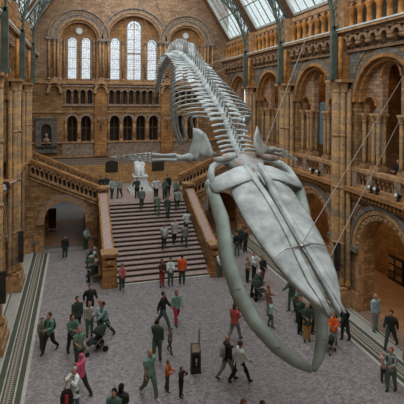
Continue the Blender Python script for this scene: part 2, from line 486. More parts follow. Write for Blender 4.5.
# poster board on the aisle wall
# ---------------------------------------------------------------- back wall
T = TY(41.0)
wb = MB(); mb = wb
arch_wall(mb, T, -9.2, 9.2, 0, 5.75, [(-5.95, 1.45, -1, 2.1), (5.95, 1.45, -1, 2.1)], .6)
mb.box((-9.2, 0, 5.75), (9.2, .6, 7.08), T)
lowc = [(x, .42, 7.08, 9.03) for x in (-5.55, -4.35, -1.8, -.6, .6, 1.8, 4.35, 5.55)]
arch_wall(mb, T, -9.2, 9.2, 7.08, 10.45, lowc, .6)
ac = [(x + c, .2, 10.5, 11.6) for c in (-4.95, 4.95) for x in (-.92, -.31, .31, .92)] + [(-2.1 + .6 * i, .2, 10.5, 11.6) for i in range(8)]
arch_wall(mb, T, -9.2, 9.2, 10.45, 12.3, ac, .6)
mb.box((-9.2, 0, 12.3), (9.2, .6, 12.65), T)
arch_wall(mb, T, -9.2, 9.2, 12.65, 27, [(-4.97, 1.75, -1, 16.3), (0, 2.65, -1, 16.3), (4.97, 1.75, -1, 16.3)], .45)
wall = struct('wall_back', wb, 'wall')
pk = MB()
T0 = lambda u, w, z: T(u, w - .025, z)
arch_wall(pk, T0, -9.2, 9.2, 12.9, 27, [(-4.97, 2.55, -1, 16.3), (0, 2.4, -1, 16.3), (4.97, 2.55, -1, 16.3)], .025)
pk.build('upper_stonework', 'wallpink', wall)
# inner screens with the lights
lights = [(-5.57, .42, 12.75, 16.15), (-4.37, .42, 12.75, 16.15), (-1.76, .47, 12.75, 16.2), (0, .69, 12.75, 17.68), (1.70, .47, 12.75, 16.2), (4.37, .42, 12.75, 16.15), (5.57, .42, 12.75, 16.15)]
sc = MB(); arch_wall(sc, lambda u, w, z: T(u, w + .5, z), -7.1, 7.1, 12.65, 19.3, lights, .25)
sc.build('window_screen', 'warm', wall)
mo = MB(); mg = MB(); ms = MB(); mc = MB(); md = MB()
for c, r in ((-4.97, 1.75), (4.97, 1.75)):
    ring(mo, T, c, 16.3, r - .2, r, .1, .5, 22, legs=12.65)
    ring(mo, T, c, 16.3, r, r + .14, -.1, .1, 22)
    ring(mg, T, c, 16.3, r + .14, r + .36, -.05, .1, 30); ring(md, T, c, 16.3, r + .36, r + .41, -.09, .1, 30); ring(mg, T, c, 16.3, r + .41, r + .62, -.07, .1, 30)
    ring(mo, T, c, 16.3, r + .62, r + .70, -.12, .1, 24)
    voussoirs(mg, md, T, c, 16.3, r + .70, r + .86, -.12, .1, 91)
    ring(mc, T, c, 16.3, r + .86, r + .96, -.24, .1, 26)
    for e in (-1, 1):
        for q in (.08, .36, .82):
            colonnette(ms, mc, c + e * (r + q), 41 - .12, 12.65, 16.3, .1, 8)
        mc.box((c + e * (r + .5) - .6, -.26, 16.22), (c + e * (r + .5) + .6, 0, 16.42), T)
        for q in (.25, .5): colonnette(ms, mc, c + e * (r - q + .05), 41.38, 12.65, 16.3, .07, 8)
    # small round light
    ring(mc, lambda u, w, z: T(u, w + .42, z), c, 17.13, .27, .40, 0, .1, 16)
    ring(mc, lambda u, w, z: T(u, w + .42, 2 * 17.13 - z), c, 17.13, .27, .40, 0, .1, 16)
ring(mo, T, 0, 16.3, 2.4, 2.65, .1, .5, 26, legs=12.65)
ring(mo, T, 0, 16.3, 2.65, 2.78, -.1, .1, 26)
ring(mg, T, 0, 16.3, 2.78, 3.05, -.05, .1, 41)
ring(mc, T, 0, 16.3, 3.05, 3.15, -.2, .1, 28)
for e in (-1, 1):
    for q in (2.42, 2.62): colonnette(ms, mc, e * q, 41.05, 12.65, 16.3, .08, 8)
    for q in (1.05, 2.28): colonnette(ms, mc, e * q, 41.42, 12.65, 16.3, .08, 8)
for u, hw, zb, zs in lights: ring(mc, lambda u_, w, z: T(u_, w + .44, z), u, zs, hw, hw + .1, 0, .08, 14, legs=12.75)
mo.build('arch_moulding', 'mould', wall); mg.build('arch_stones', 'mouldgrey', wall); md.build('arch_stones', 'grey', wall)
ms.build('window_shafts', 'mould', wall, True); mc.build('window_mouldings', 'mouldgrey', wall)
# string courses, arcade shafts, hoods
tr = MB(); gy = MB(); sh = MB()
tr.box((-9.2, -.16, 12.3), (9.2, 0, 12.42), T); tr.box((-9.2, -.1, 12.42), (9.2, 0, 12.6), T)
for a, b in ((-6.4, -3.6), (-2.5, 2.5), (3.6, 6.4)):
    gy.box((a, -.14, 10.3), (b, 0, 10.45), T)
    gy.box((a, -.1, 12.05), (b, 0, 12.2), T)
tr.box((-9.2, -.08, 9.72), (9.2, 0, 9.84), T)
tr.box((-9.2, -.12, 5.70), (9.2, 0, 5.86), T); tr.box((-9.2, -.2, 7.0), (9.2, 0, 7.12), T)
for (u, hw, zb, zs) in lowc:
    ring(gy, T, u, zs, hw, hw + .17, -.12, .02, 14)
    for e in (-1, 1): colonnette(sh, tr, u + e * (hw + .13), 40.96, 7.12, 9.03, .07, 8)
for (u, hw, zb, zs) in ac:
    ring(gy, T, u, zs, hw, hw + .09, -.07, .02, 8)
    for e in (-1, 1): colonnette(sh, tr, u + e * (hw + .1), 40.96, 10.5, 11.6, .045, 6, .2, .1)
tr.build('string_course', 'mould', wall); gy.build('string_course', 'mouldgrey', wall); sh.build('arcade_shafts', 'mould', wall, True)
pil = MB(); pil.box((-3.6, -.22, 5.8), (-2.5, 0, 12.0), T); pil.box((2.5, -.22, 5.8), (3.6, 0, 12.0), T)
pil.build('pilaster', 'warm', wall)
hd = MB()
for c in (-7.05, -3.05, 3.05, 7.05):
    ring(hd, T, c, 11.7, .42, .62, -.4, 0, 10)
    hd.prism([T(c - .62, -.4, 12.15), T(c + .62, -.4, 12.15), T(c, -.4, 12.95)], (0, .4, 0))
    for e in (-1, 1): hd.box((c + e * .52 - .12, -.4, 11.45), (c + e * .52 + .12, 0, 11.72), T)
hd.build('gabled_hood', 'mould', wall)
cq = MB(); cq.box((-9.2, -.03, 4.95), (9.2, 0, 5.62), T); cq.build('chequer_band', 'chequer', wall)
si = MB(); si.box((-6.4, -.1, 5.86), (-3.7, 0, 7.0), T); si.box((-2.4, -.1, 5.86), (2.4, 0, 7.0), T); si.box((3.7, -.1, 5.86), (6.4, 0, 7.0), T); si.build('grey_dado', 'mouldgrey', wall)
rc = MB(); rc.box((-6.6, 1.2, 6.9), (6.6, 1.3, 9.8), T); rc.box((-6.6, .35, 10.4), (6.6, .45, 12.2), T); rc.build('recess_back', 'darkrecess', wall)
wf = MB()
for (u, hw, zb, zs) in lowc:
    wf.box((u - .42, .5, 8.25), (u + .42, .56, 8.32), T); wf.box((u - .03, .5, 7.1), (u + .03, .56, 9.4), T)
wf.build('recess_window_bars', 'wood', wall)
# windows of the back wall
for i, (u, hw, zb, zs) in enumerate(lights):
    g = MB(); g.box((u - hw - .05, .62, zb - .05), (u + hw + .05, .64, zs + hw + .05), T)
    wn = struct('window_%d' % (i + 1), g, 'glass')
    f = MB(); ring(f, lambda u_, w, z: T(u_, w + .56, z), u, zs, hw - .05, hw + .02, 0, .06, 14, legs=zb)
    for z in [zb + .03] + [zb + .95 * q for q in range(1, 6) if zb + .95 * q < zs + .3]: f.box((u - hw, .57, z - .018), (u + hw, .60, z + .018), T)
    if hw > .6: f.box((u - .035, .55, zb), (u + .035, .61, zs + hw), T); f.box((u - hw, .55, 15.15), (u + hw, .61, 15.3), T)
    ring(f, lambda u_, w, z: T(u_, w + .58, z), u, zs, hw * .5, hw * .58, 0, .02, 12)
    f.build('glazing_bars', 'mouldgrey', wn)
for i, c in enumerate((-4.97, 4.97)):
    g = MB(); g.lathe([(.27, 0), (.27, .03)], (0, 0, 0), 16)
    o = struct('window_%d' % (i + 8), g, 'lens'); o.rotation_euler = (R(90), 0, 0); o.location = (c, 41.46, 17.13)
# wall above flight and behind the arches under the flights
# ---------------------------------------------------------------- roof
SL = Vector((-2.55, 0, 4.05)).normalized()
def RT(s, x0=9.15, z0=16.55):
    return lambda u, w, l: (s * (x0 + SL.x * l + w * SL.z), u, z0 + SL.z * l - w * SL.x)     # u along Y, l up the slope, w outwards
rb = MB()
for s in (-1, 1):
    T = RT(s)
    rb.box((-8, 0, 6.9), (41.6, .2, 12.5), T); rb.box((-8, 0, .25), (8.0, .2, 6.9), T)
    rb.box((-8, 0, -.35), (41.6, .2, .25), T)
    for y in PY: rb.box((y - .45, -.05, 0), (y + .45, .25, 7), T)
    rb.box((40.2, 0, 0), (41.6, .2, 7), T)
ceil = struct('ceiling', rb, 'panelwood')
mb = MB(); mb.box((-3.5, -8, 26.2), (3.5, 42, 26.5)); mb.build('ridge_boards', 'panelwood', ceil)
mb = MB(); mb.box((-13.9, -8.3, 0), (13.9, -8, 27)); struct('wall_front', mb, 'wall')
mb = MB(); mb.box((-9.3, -8, 0), (-9.0, 8.05, 16.7)); mb.box((-13.9, 6, 0), (-9.3, 6.3, 16)); struct('wall_left_end', mb, 'wall')
mb = MB(); mb.box((9.0, -8, 0), (9.3, 8.05, 16.7)); mb.box((9.3, 6, 0), (13.9, 6.3, 16)); struct('wall_right_end', mb, 'wall')
k = 10
for s in (-1, 1):
    T = RT(s)
    for i in range(5):
        y0, y1 = PY[i] + .45, min(PY[i + 1] - .45, 40.2)
        g = MB(); g.box((y0, .10, .25), (y1, .12, 6.9), T)
        wn = struct('window_%d' % k, g, 'roofglass'); k += 1
        f = MB()
        for e in (y0, y1 - .16): f.box((e, -.02, .2), (e + .16, .18, 6.9), T)
        f.box((y0, -.02, .2), (y1, .18, .36), T)
        f.build('pale_frame', 'ledge', wn)
        f = MB()
        for l in (2.3, 4.6): f.box((y0, .02, l), (y1, .10, l + .08), T)
        n = 6
        for q in range(1, n):
            yy = y0 + (y1 - y0) * q / n; wd = .05 if q == 3 else .02
            f.box((yy - wd, .06, .3), (yy + wd, .10, 6.9), T)
        f.build('glazing_bars', 'iron', wn)

# ================================================================== IRON ROOF RIBS
def rib(s, y, label):
    t = thing('iron_roof_rib', label, 'roof rib', (s * 8.5, y, 12.1), 0, 'green iron roof ribs along the hall')
    loc = lambda x, yy, z: (s * x - s * 8.5, yy, z - 12.1)
    m = MB(); m.box(loc(8.44, -.11, 12.1), loc(8.10, .11, 15.0)); m.box(loc(8.52, -.22, 12.1), loc(8.0, .22, 12.3)); m.build('post', 'iron', t)
    # inner curve and outer rafter
    inner = []
    for q in range(13):
        a = q / 12 * R(64)
        inner.append((8.24 - 5.5 * (1 - math.cos(a)), 14.8 + 5.5 * math.sin(a)))
    outer = [(8.5, 15.0)] + [(8.95 + SL.x * l - .05, 16.35 + SL.z * l) for l in [0, .7, 1.4, 2.1, 2.8, 3.5, 4.2, 4.9, 5.6, 6.3, 7.0, 7.7]]
    m = MB()
    for i in range(12):
        for (pa, pb) in ((inner[i], inner[i + 1]), (outer[i], outer[i + 1])):
            a = Vector(loc(pa[0], 0, pa[1])); b = Vector(loc(pb[0], 0, pb[1])); d = (b - a).normalized(); n = Vector((-d.z, 0, d.x)) * .06
            wv = Vector((0, .11, 0))
            m.hexa([a - n - wv, a + n - wv, a + n + wv, a - n + wv, b - n - wv, b + n - wv, b + n + wv, b - n + wv])
    m.build('curved_girder', 'iron', t)
    m = MB()
    for i in range(1, 12):
        for (pa, pb) in ((inner[i], outer[i]), (inner[i], outer[i + 1]), (outer[i], inner[i + 1])):
            m.tube([loc(pa[0], 0, pa[1]), loc(pb[0], 0, pb[1])], .035, 5)
    m.build('lattice', 'iron', t)
    return t
ordn = {21.05: 'nearest the camera', 27.55: 'at the middle pier', 34.05: 'nearest the end wall'}
for s, side in ((1, 'right'), (-1, 'left')):
    for y in (21.05, 27.55, 34.05):
        rib(s, y, 'green iron roof rib springing from the %s gallery pier %s' % (side, ordn[y]))

# ================================================================== PIERS
def pier(s, y, label):
    t = thing('clustered_pier', label, 'pier', (s * 8.75, y, 0), 0, 'clustered terracotta piers of the arcades')
    X = lambda x: s * (x - 8.75)
    def bx(m, x0, x1, hy, z0, z1): m.box((min(X(x0), X(x1)), -hy, z0), (max(X(x0), X(x1)), hy, z1))
    m = MB(); bx(m, 8.12, 9.05, .92, 0, .35); bx(m, 8.2, 9.05, .86, .35, .8); bx(m, 8.26, 9.05, .8, .8, 1.0); m.build('plinth', 'mould', t)
    m = MB(); bx(m, 8.72, 8.995, .66, 1.0, 11.6); m.build('pier_core', 'wall', t)
    for (x, yy, r) in ((8.52, 0, .23), (8.60, -.43, .13), (8.60, .43, .13), (8.80, -.70, .12), (8.80, .70, .12), (8.62, -.25, .055), (8.62, .25, .055)):
        m = MB(); m.lathe([(r * 1.35, 1.0), (r * 1.35, 1.15), (r, 1.3), (r, 11.4)], (X(x), yy, 0), 12); m.build('shaft', 'shaft', t, True)
    for (x, yy, r) in ((8.52, 0, .23), (8.60, -.43, .13), (8.60, .43, .13)):
        for z in (3.2, 6.2, 9.0):
            m = MB(); m.lathe([(r, z), (r * 1.18, z + .04), (r * 1.18, z + .12), (r, z + .16)], (X(x), yy, 0), 12); m.build('shaft_ring', 'mould', t, True)
    m = MB()
    for (x, yy, r) in ((8.58, 0, .27), (8.64, -.45, .16), (8.64, .45, .16)):
        m.lathe([(r, 11.4), (r * 1.15, 11.45), (r * 1.1, 11.6), (r * 1.5, 11.95), (r * 1.6, 12.0)], (X(x), yy, 0), 10)
    bx(m, 8.22, 9.0, .8, 11.95, 12.1); m.build('capital', 'mould', t)
    m = MB(); bx(m, 8.60, 8.995, .36, 12.1, 14.62); bx(m, 8.55, 8.75, .28, 12.1, 14.4); m.build('upper_pilaster', 'warm', t)
    m = MB(); m.tube([(X(8.5), -.3, 12.1), (X(8.5), -.3, 14.4)], .12, 10); m.tube([(X(8.5), .3, 12.1), (X(8.5), .3, 14.4)], .12, 10); m.build('upper_shafts', 'orange', t, True)
    m = MB(); bx(m, 8.5, 9.3, .55, 14.84, 16.5); m.build('attic_pier', 'mould', t)
    return t
pier(1, 21.05, 'clustered terracotta pier on right nearest the camera with black speaker column')
pier(1, 27.55, 'clustered terracotta pier on right half hidden by the whale skull')
pier(1, 34.05, 'clustered terracotta pier on right nearest the end wall behind the whale ribs')
pier(-1, 21.05, 'clustered terracotta pier cut off by the left picture edge')
pier(-1, 27.55, 'clustered terracotta pier on left with its plinth on the pale floor band')
pier(-1, 34.05, 'clustered terracotta pier on left beside the arch under the stair flight')
pier(1, 14.55, 'clustered terracotta pier beyond the right picture edge')

# ================================================================== GALLERY COLUMNS
def clus(s, y, top, label, group):
    t = thing('column_cluster', label, 'column', (s * 9.45, y, 7.45), 0, group)
    h = top - 7.45
    m = MB(); m.box((-.3, -.34, 0), (.3, .34, .18)); m.box((-.26, -.3, .18), (.26, .3, .28)); m.build('base', 'mould', t)
    for dx, dy in ((-.17, -.19), (-.17, .19), (.17, -.19), (.17, .19)):
        m = MB(); m.lathe([(.13, .28), (.095, .4), (.095, h - .45)], (dx, dy, 0), 10); m.build('shaft', 'shaft', t, True)
    m = MB()
    for dx, dy in ((-.17, -.19), (-.17, .19), (.17, -.19), (.17, .19)):
        m.lathe([(.095, h - .45), (.13, h - .42), (.12, h - .35), (.19, h - .12), (.2, h - .08)], (dx, dy, 0), 10)
    m.box((-.32, -.36, h - .1), (.32, .36, h)); m.build('capital', 'mould', t)
    return t
proto = {}
bayname = {1: 'first', 2: 'second', 3: 'third', 4: 'fourth'}
for s, side in ((1, 'right'), (-1, 'left')):
    for bi in (1, 2, 3, 4):
        if s < 0 and bi < 3: continue
        c = BAYS[bi]
        for j, du in enumerate((-2.12, -1.0, 1.0, 2.12)):
            nm = 'clustered column shafts in %s gallery, %s arch from the camera, %s' % (side, bayname[bi], ('near jamb', 'near side of middle light', 'far side of middle light', 'far jamb')[j])
            if not proto: proto['c'] = clus(s, c + du, 10.32, nm, 'clustered columns of the galleries')
            else:
                o = dup(proto['c'], (s * 9.45, c + du, 7.45), 0, nm)

# ================================================================== BALUSTRADES
def balustrade(s, y0, y1, label):
    t = thing('stone_balustrade', label, 'balustrade', (s * 9.0, (y0 + y1) / 2, 6.42), 0, 'pierced gallery balustrades')
    L = (y1 - y0) / 2
    B = lambda m, a, b: m.box((min(s * a[0], s * b[0]), a[1], a[2]), (max(s * a[0], s * b[0]), b[1], b[2]))
    m = MB(); B(m, (-.12, -L, .84), (.38, L, 1.02)); B(m, (-.06, -L, .74), (.32, L, .84)); m.build('top_rail', 'mould', t)
    m = MB(); B(m, (-.08, -L, 0), (.34, L, .16)); m.build('bottom_rail', 'mould', t)
    for u in (-L + .2, -1.0, 1.0, L - .2):
        m = MB(); B(m, (-.1, u - .2, .1), (.36, u + .2, .84)); m.build('pedestal', 'mouldgrey', t)
    # pierced arches between the pedestals
    n = 0
    for a, b in ((-L + .4, -1.2), (-.8, .8), (1.2, L - .4)):
        m = MB()
        k2 = max(2, round((b - a) / .3)); st = (b - a) / k2
        arch_wall(m, lambda u, w, z: (s * (.04 + w), u, z), a, b, .5, .76, [(a + st * (q + .5), st * .32, -1, .55) for q in range(k2)], .18, 6)
        for q in range(k2 + 1):
            bm_ = MB(); bm_.lathe([(.06, .16), (.045, .2), (.055, .34), (.045, .45), (.065, .52)], (s * .13, a + st * q, 0), 8)
            bm_.build('baluster', 'mould', t, True)
        m.build('pierced_panel', 'mould', t)
    return t
for s, side in ((1, 'right'), (-1, 'left')):
    for bi in (1, 2, 3, 4):
        if s < 0 and bi < 3: continue
        balustrade(s, PY[bi] + .8, PY[bi + 1] - .8 if bi < 4 else 40.6, 'pierced stone balustrade of %s gallery, %s bay from the camera' % (side, bayname[bi]))
def attic_bal(s, y0, y1, label):
    t = thing('attic_arcade', label, 'arcade', (s * 8.95, (y0 + y1) / 2, 14.82), 0, 'orange column arcades under the roof')
    L = (y1 - y0) / 2
    m = MB(); m.box((-.16, -L, 1.42), (.16, L, 1.68)); m.build('top_rail', 'mould', t)
    n = max(2, round(2 * L / .78)); st = 2 * L / n
    m = MB(); arch_wall(m, lambda u, w, z: (-.1 + w, u, z), -L, L, 1.12, 1.42, [(-L + st * (q + .5), st * .3, -1, 1.16) for q in range(n)], .2, 6)
    m.build('arch_band', 'mould', t)
    for q in range(n + 1):
        m = MB(); m.lathe([(.21, 0), (.21, .1), (.15, .16), (.14, .80), (.17, .83), (.17, .9), (.26, 1.08), (.26, 1.14)], (0, -L + st * q, 0), 10)
        m.build('column', 'orange', t, True)
    return t
for s, side in ((1, 'right'), (-1, 'left')):
    for bi in (1, 2, 3, 4):
        if s < 0 and bi < 2: continue
        attic_bal(s, PY[bi] + .62, PY[bi + 1] - .62 if bi < 4 else 40.6, 'orange columned arcade below the roof glass, %s side, %s bay from the camera' % (side, bayname[bi]))
# ================================================================== GRAND STAIR
Y0S, Y1S, ZL, NS = 26.34, 33.6, 3.13, 18
def stair_z(y): return 0 if y < Y0S else min(ZL, (math.floor((y - Y0S) / ((Y1S - Y0S) / NS)) + 1) * ZL / NS)
t = thing('grand_staircase', 'broad central flight of pinkish stone steps rising to the landing', 'staircase', (0, Y0S, 0))
for i in range(NS):
    y = (Y1S - Y0S) / NS * i; z = ZL / NS * (i + 1)
    ex = .25 if i == 0 else 0
    m = MB(); m.box((-2.9 - ex, y - .03 - ex * .5, z - .045), (2.9 + ex, y + .5, z)); st = m.build('step', 'step', t)
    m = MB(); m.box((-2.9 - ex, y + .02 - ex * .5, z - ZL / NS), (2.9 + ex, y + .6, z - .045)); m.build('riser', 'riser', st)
m = MB(); m.box((-3.3, Y1S - Y0S, ZL - .25), (3.3, 41 - Y0S, ZL)); m.box((-8.9, 37.45 - Y0S, ZL - .25), (-3.3, 41 - Y0S, ZL)); m.box((3.3, 37.45 - Y0S, ZL - .25), (8.9, 41 - Y0S, ZL)); m.build('landing', 'step', t)
m = MB(); m.box((-3.25, -.34, 0), (3.25, .05, .05)); m.build('white_kerb', 'cream', t)
for s, side in ((-1, 'left'), (1, 'right')):
    t = thing('stair_parapet', 'solid stone parapet with pink marble coping on %s edge of the stairs' % side, 'balustrade', (s * 3.28, Y0S, 0), 0, 'parapets of the main stairs')
    def SL2(y): return 1.45 + (y - 26.7) / 6.6 * 2.6
    m = MB(); m.hexa([(-.3, .2, 0), (.3, .2, 0), (.3, 7.1, 0), (-.3, 7.1, 0), (-.3, .2, SL2(26.54)), (.3, .2, SL2(26.54)), (.3, 7.1, SL2(33.44)), (-.3, 7.1, SL2(33.44))]); m.build('parapet_wall', 'wall', t)
    m = MB(); m.hexa([(-.24, .35, SL2(26.7)), (.24, .35, SL2(26.7)), (.24, 6.95, SL2(33.3)), (-.24, 6.95, SL2(33.3)), (-.24, .35, SL2(26.7) + .1), (.24, .35, SL2(26.7) + .1), (.24, 6.95, SL2(33.3) + .1), (-.24, 6.95, SL2(33.3) + .1)]); m.build('marble_coping', 'marblepink', t)
    m = MB()
    for e in (-1, 1):
        x0, x1 = (e * .24, e * .36); x0, x1 = min(x0, x1), max(x0, x1)
        m.hexa([(x0, .3, SL2(26.64) - .1), (x1, .3, SL2(26.64) - .1), (x1, 7.0, SL2(33.34) - .1), (x0, 7.0, SL2(33.34) - .1), (x0, .3, SL2(26.64) + .1), (x1, .3, SL2(26.64) + .1), (x1, 7.0, SL2(33.34) + .1), (x0, 7.0, SL2(33.34) + .1)])
    m.build('rail_moulding', 'warm', t)
    for yy, h, hw, z0 in ((-.05, 2.0, .40, 0), (7.1, 4.45, .38, 2.4)):
        m = MB(); m.box((-hw, yy - hw, z0), (hw, yy + hw, h - .22)); m.box((-hw - .06, yy - hw - .06, z0), (hw + .06, yy + hw + .06, z0 + .3)); m.box((-hw - .03, yy - hw - .03, h - .9), (hw + .03, yy + hw + .03, h - .8))
        nw = m.build('newel', 'warm', t)
        m = MB(); m.box((-hw - .05, yy - hw - .05, h - .22), (hw + .05, yy + hw + .05, h - .12)); m.box((-hw - .1, yy - hw - .1, h - .12), (hw + .1, yy + hw + .1, h)); m.build('cap', 'mould', nw)
        m = MB()
        for e in (0, 1):   # carved square panel on the faces
            m.box((-hw * .7, yy - hw - .03, h - .78), (hw * .7, yy - hw, h - .72)); m.box((-hw * .7, yy - hw - .03, h - .36), (hw * .7, yy - hw, h - .3))
        m.ball((0, yy - hw - .01, h - .54), (.16, .06, .14), 8, 5); m.build('carved_panel', 'mould', nw)
# side flights
def fl(x): return 3.3 + (abs(x) - 3.4) * .452
for s, side in ((-1, 'left'), (1, 'right')):
    T = lambda u, w, z, s=s: (s * u, 33.35 + w, fl(u) if z > 7.9 else z)
    m = MB(); arch_wall(m, T, 3.4, 9.0, 0, 8.0, [(5.95, 1.42, -1, 2.15)], .5, 18)
    wl = struct('wall_stair_' + side, m, 'wall')
    m = MB(); voussoirs(m, m, T, 5.95, 2.15, 1.42, 1.62, -.1, .2, 21); m.build('arch_moulding', 'mould', wl)
    a = MB(); ring(a, T, 5.95, 2.15, 1.62, 1.86, -.05, .1, 21); a.build('arch_stones', 'mouldgrey', wl)
    m = MB()
    for e in (-1, 1): m.box(T(5.95 + e * 1.65 - .25, -.12, 1.95), T(5.95 + e * 1.65 + .25, .1, 2.15)); m.box(T(5.95 + e * 1.72 - .3, -.1, 0), T(5.95 + e * 1.72 + .3, .1, .9)); 
    m.build('impost', 'mould', wl)
    m = MB(); m.box((s * 3.4, 33.22, .62), (s * 4.2, 33.36, .78)); m.box((s * 7.7, 33.22, .62), (s * 9.0, 33.36, .78)); m.build('base_band', 'grey', wl)
    T2 = lambda u, w, z, s=s: (s * u, 37.1 + w, fl(u) if z > 7.9 else z)
    m = MB(); arch_wall(m, T2, 3.4, 9.0, 0, 8.0, [(5.95, 1.42, -1, 2.15)], .35, 18); m.build('rear_wall', 'wall', wl)
    m = MB()
    for i in range(16):
        u0 = 3.4 + i * .31; m.box((min(s * u0, s * (u0 + .31)), 33.85, fl(u0) - .6), (max(s * u0, s * (u0 + .31)), 37.1, fl(u0 + .3) - .05))
    m.box((min(s * 8.3, s * 9), 33.85, 5.2), (max(s * 8.3, s * 9), 37.1, 5.5)); m.build('flight_steps', 'step', wl)
    for (yb, nm) in ((33.3, 'front'), (37.05, 'rear')):
        hidden = s > 0
        t = thing('sloping_balustrade', 'sloping %s balustrade of small arches on the %s side flight' % (nm, side), 'balustrade', (s * 3.4, yb, fl(3.4)), 0, 'sloping balustrades of the side flights')
        lo = lambda u, w, z, s=s: (s * (u - 3.4), w, fl(u) - fl(3.4) + z)
        def sl(m, u0, u1, w0, w1, z0, z1): m.hexa([lo(u0, w0, z0), lo(u1, w0, z0), lo(u1, w1, z0), lo(u0, w1, z0), lo(u0, w0, z1), lo(u1, w0, z1), lo(u1, w1, z1), lo(u0, w1, z1)])
        m = MB(); sl(m, 3.4, 8.3, -.12, .5, 1.0, 1.14); m.build('top_rail', 'warm', t)
        m = MB(); sl(m, 3.4, 8.3, -.08, .45, .9, 1.0); sl(m, 3.4, 8.3, -.12, .5, -.02, .14); sl(m, 3.4, 8.3, -.06, .02, -.28, -.12); m.build('moulding', 'mould', t)
        m = MB(); sl(m, 3.4, 8.3, .16, .30, .14, .9); m.build('back_panel', 'darkrecess', t)
        m = MB(); n = 16; st = 4.9 / n
        for q in range(n):
            uc = 3.4 + st * (q + .5)
            for i in range(6):
                a0 = PI * i / 6; a1 = PI * (i + 1) / 6; r0, r1 = st * .26, st * .5
                f = lambda r, a, w: lo(uc + r * math.cos(a), w, .55 + r * math.sin(a) * 1.3)
                m.hexa([f(r0, a0, -.04), f(r1, a0, -.04), f(r1, a0, .2), f(r0, a0, .2), f(r0, a1, -.04), f(r1, a1, -.04), f(r1, a1, .2), f(r0, a1, .2)])
        sl(m, 3.4, 8.3, -.03, .2, .78, .9)
        m.build('arched_panel', 'mould', t)
        for q in range(n + 1):
            x, y_, z_ = lo(3.4 + st * q, .06, 0); m = MB(); m.lathe([(.085, .1), (.085, .16), (.055, .2), (.055, .45), (.085, .55)], (x, y_, z_), 8); m.build('colonnette', 'mould', t, True)
m = MB(); m.box((-9, 40.96, 3.13), (9, 41.0, 4.95)); struct('wall_landing', m, 'landwall')  # thin panel in the light-brightened colour
# passage beyond the arches
m = MB(); m.box((-9.2, 41.6, 4.4), (9.2, 61, 4.6)); m.box((-13, 52, 0), (13, 52.4, 6)); struct('wall_passage', m, 'palewall')
m = MB(); m.box((-9.2, 41.6, 0), (9.2, 52, .01)); struct('floor_passage', m, 'passfloor')
m = MB(); m.box((-9.0, 33.9, 0), (-3.5, 41.6, .008)); m.box((3.5, 33.9, 0), (9.0, 41.6, .008)); struct('floor_undercroft', m, 'aislefloor')
area('passage_fill', (0, 46, 4.3), (0, 0, 0), 14, 2, 115, (.95, .97, 1.0))  # added fill light that lifts the dark passage

for i, (a, b, mt) in enumerate(((32.9, 33.0, 'dkgreen'), (33.0, 33.05, 'cream'), (33.05, 33.3, 'grille'), (33.9, 34.0, 'dkgreen'), (34.0, 34.3, 'grille'), (34.3, 34.4, 'dkgreen'))):
    m = MB(); m.box((-7.4, a, 0), (-4.5, b, .010)); struct('trim_%d' % (60 + i), m, mt)
# ================================================================== FIXTURES ON THE WALLS
a, b = at_y(35.5, 117.5, 40.9), at_y(57, 152.5, 40.9)
cx = (a.x + b.x) / 2; hw = (b.x - a.x) / 2; zb, zt = b.z, a.z
t = thing('wall_niche', 'grey stone framed niche on the end wall left of the small arches', 'niche', (cx, 41, zb))
T = lambda u, w, z: (u, -.22 + w, z)
H = zt - zb
m = MB(); arch_wall(m, T, -hw, hw, .55, H - .15, [(0, .42, .6, H - 1.0)], .22); m.box((-hw - .08, -.32, 0), (hw + .08, 0, .14)); m.box((-hw + .1, -.25, .14), (hw - .1, 0, .3)); m.box((-hw - .06, -.3, H - .15), (hw + .06, 0, H)); m.build('frame', 'grey', t)
m = MB(); m.box((-.7, -.23, .3), (.7, -.02, .56)); m.build('inscription_panel', 'darkrecess', t)
m = MB(); m.box((-.5, -.05, .6), (.5, -.01, H - .4)); m.build('recess', 'darkrecess', t)
t2 = thing('stone_bust', 'carved bust standing inside the grey niche', 'bust', (cx, 40.88, zb + .62))
m = MB(); m.lathe([(.16, 0), (.16, .06), (.09, .12), (.09, .22)], (0, 0, 0), 10); m.build('socle', 'bronze', t2)
m = MB(); m.lathe([(.12, .2), (.3, .42), (.28, .56), (.12, .66), (.08, .74), (.12, .82), (.14, .94), (.11, 1.05), (.04, 1.1)], (0, 0, 0), 12, 1, .65); m.ball((0, -.11, .9), (.03, .04, .05), 6, 4); m.ball((0, -.08, .8), (.07, .05, .1), 6, 4); m.build('head_and_shoulders', 'mouldgrey', t2, True)
for (p0, p1, rd, lab) in (((105.5, 160.5), (118, 172), True, 'round topped dark bronze plaque left of the white statue'), ((152, 160.5), (164, 170.5), False, 'rectangular dark bronze plaque right of the white statue')):
    a, b = at_y(*p0, 40.95), at_y(*p1, 40.95); cx = (a.x + b.x) / 2; hw = (b.x - a.x) / 2; H = a.z - b.z
    t = thing('bronze_plaque', lab, 'plaque', (cx, 40.97, b.z), 0, 'plaques on the landing wall')
    poly = [(-hw, 0, 0), (hw, 0, 0), (hw, 0, H * (.72 if rd else 1))]
    if rd: poly += [(hw * math.cos(q), 0, H * .72 + H * .28 * math.sin(q)) for q in [PI * i / 8 for i in range(1, 8)]]
    poly += [(-hw, 0, H * (.72 if rd else 1))]
    m = MB(); m.prism(poly, (0, -.06, 0)); m.build('frame', 'bronze', t)
    m = MB(); m.prism([(x * .86, -.06, z * .9 + H * .05) for x, y, z in poly], (0, -.015, 0)); m.build('panel', 'darkrecess', t)
    m = MB()
    for q in range(5): m.box((-hw * .6, -.085, H * (.2 + q * .13)), (hw * .6, -.074, H * (.2 + q * .13) + .03))
    m.build('raised_lines', 'bronze', t)
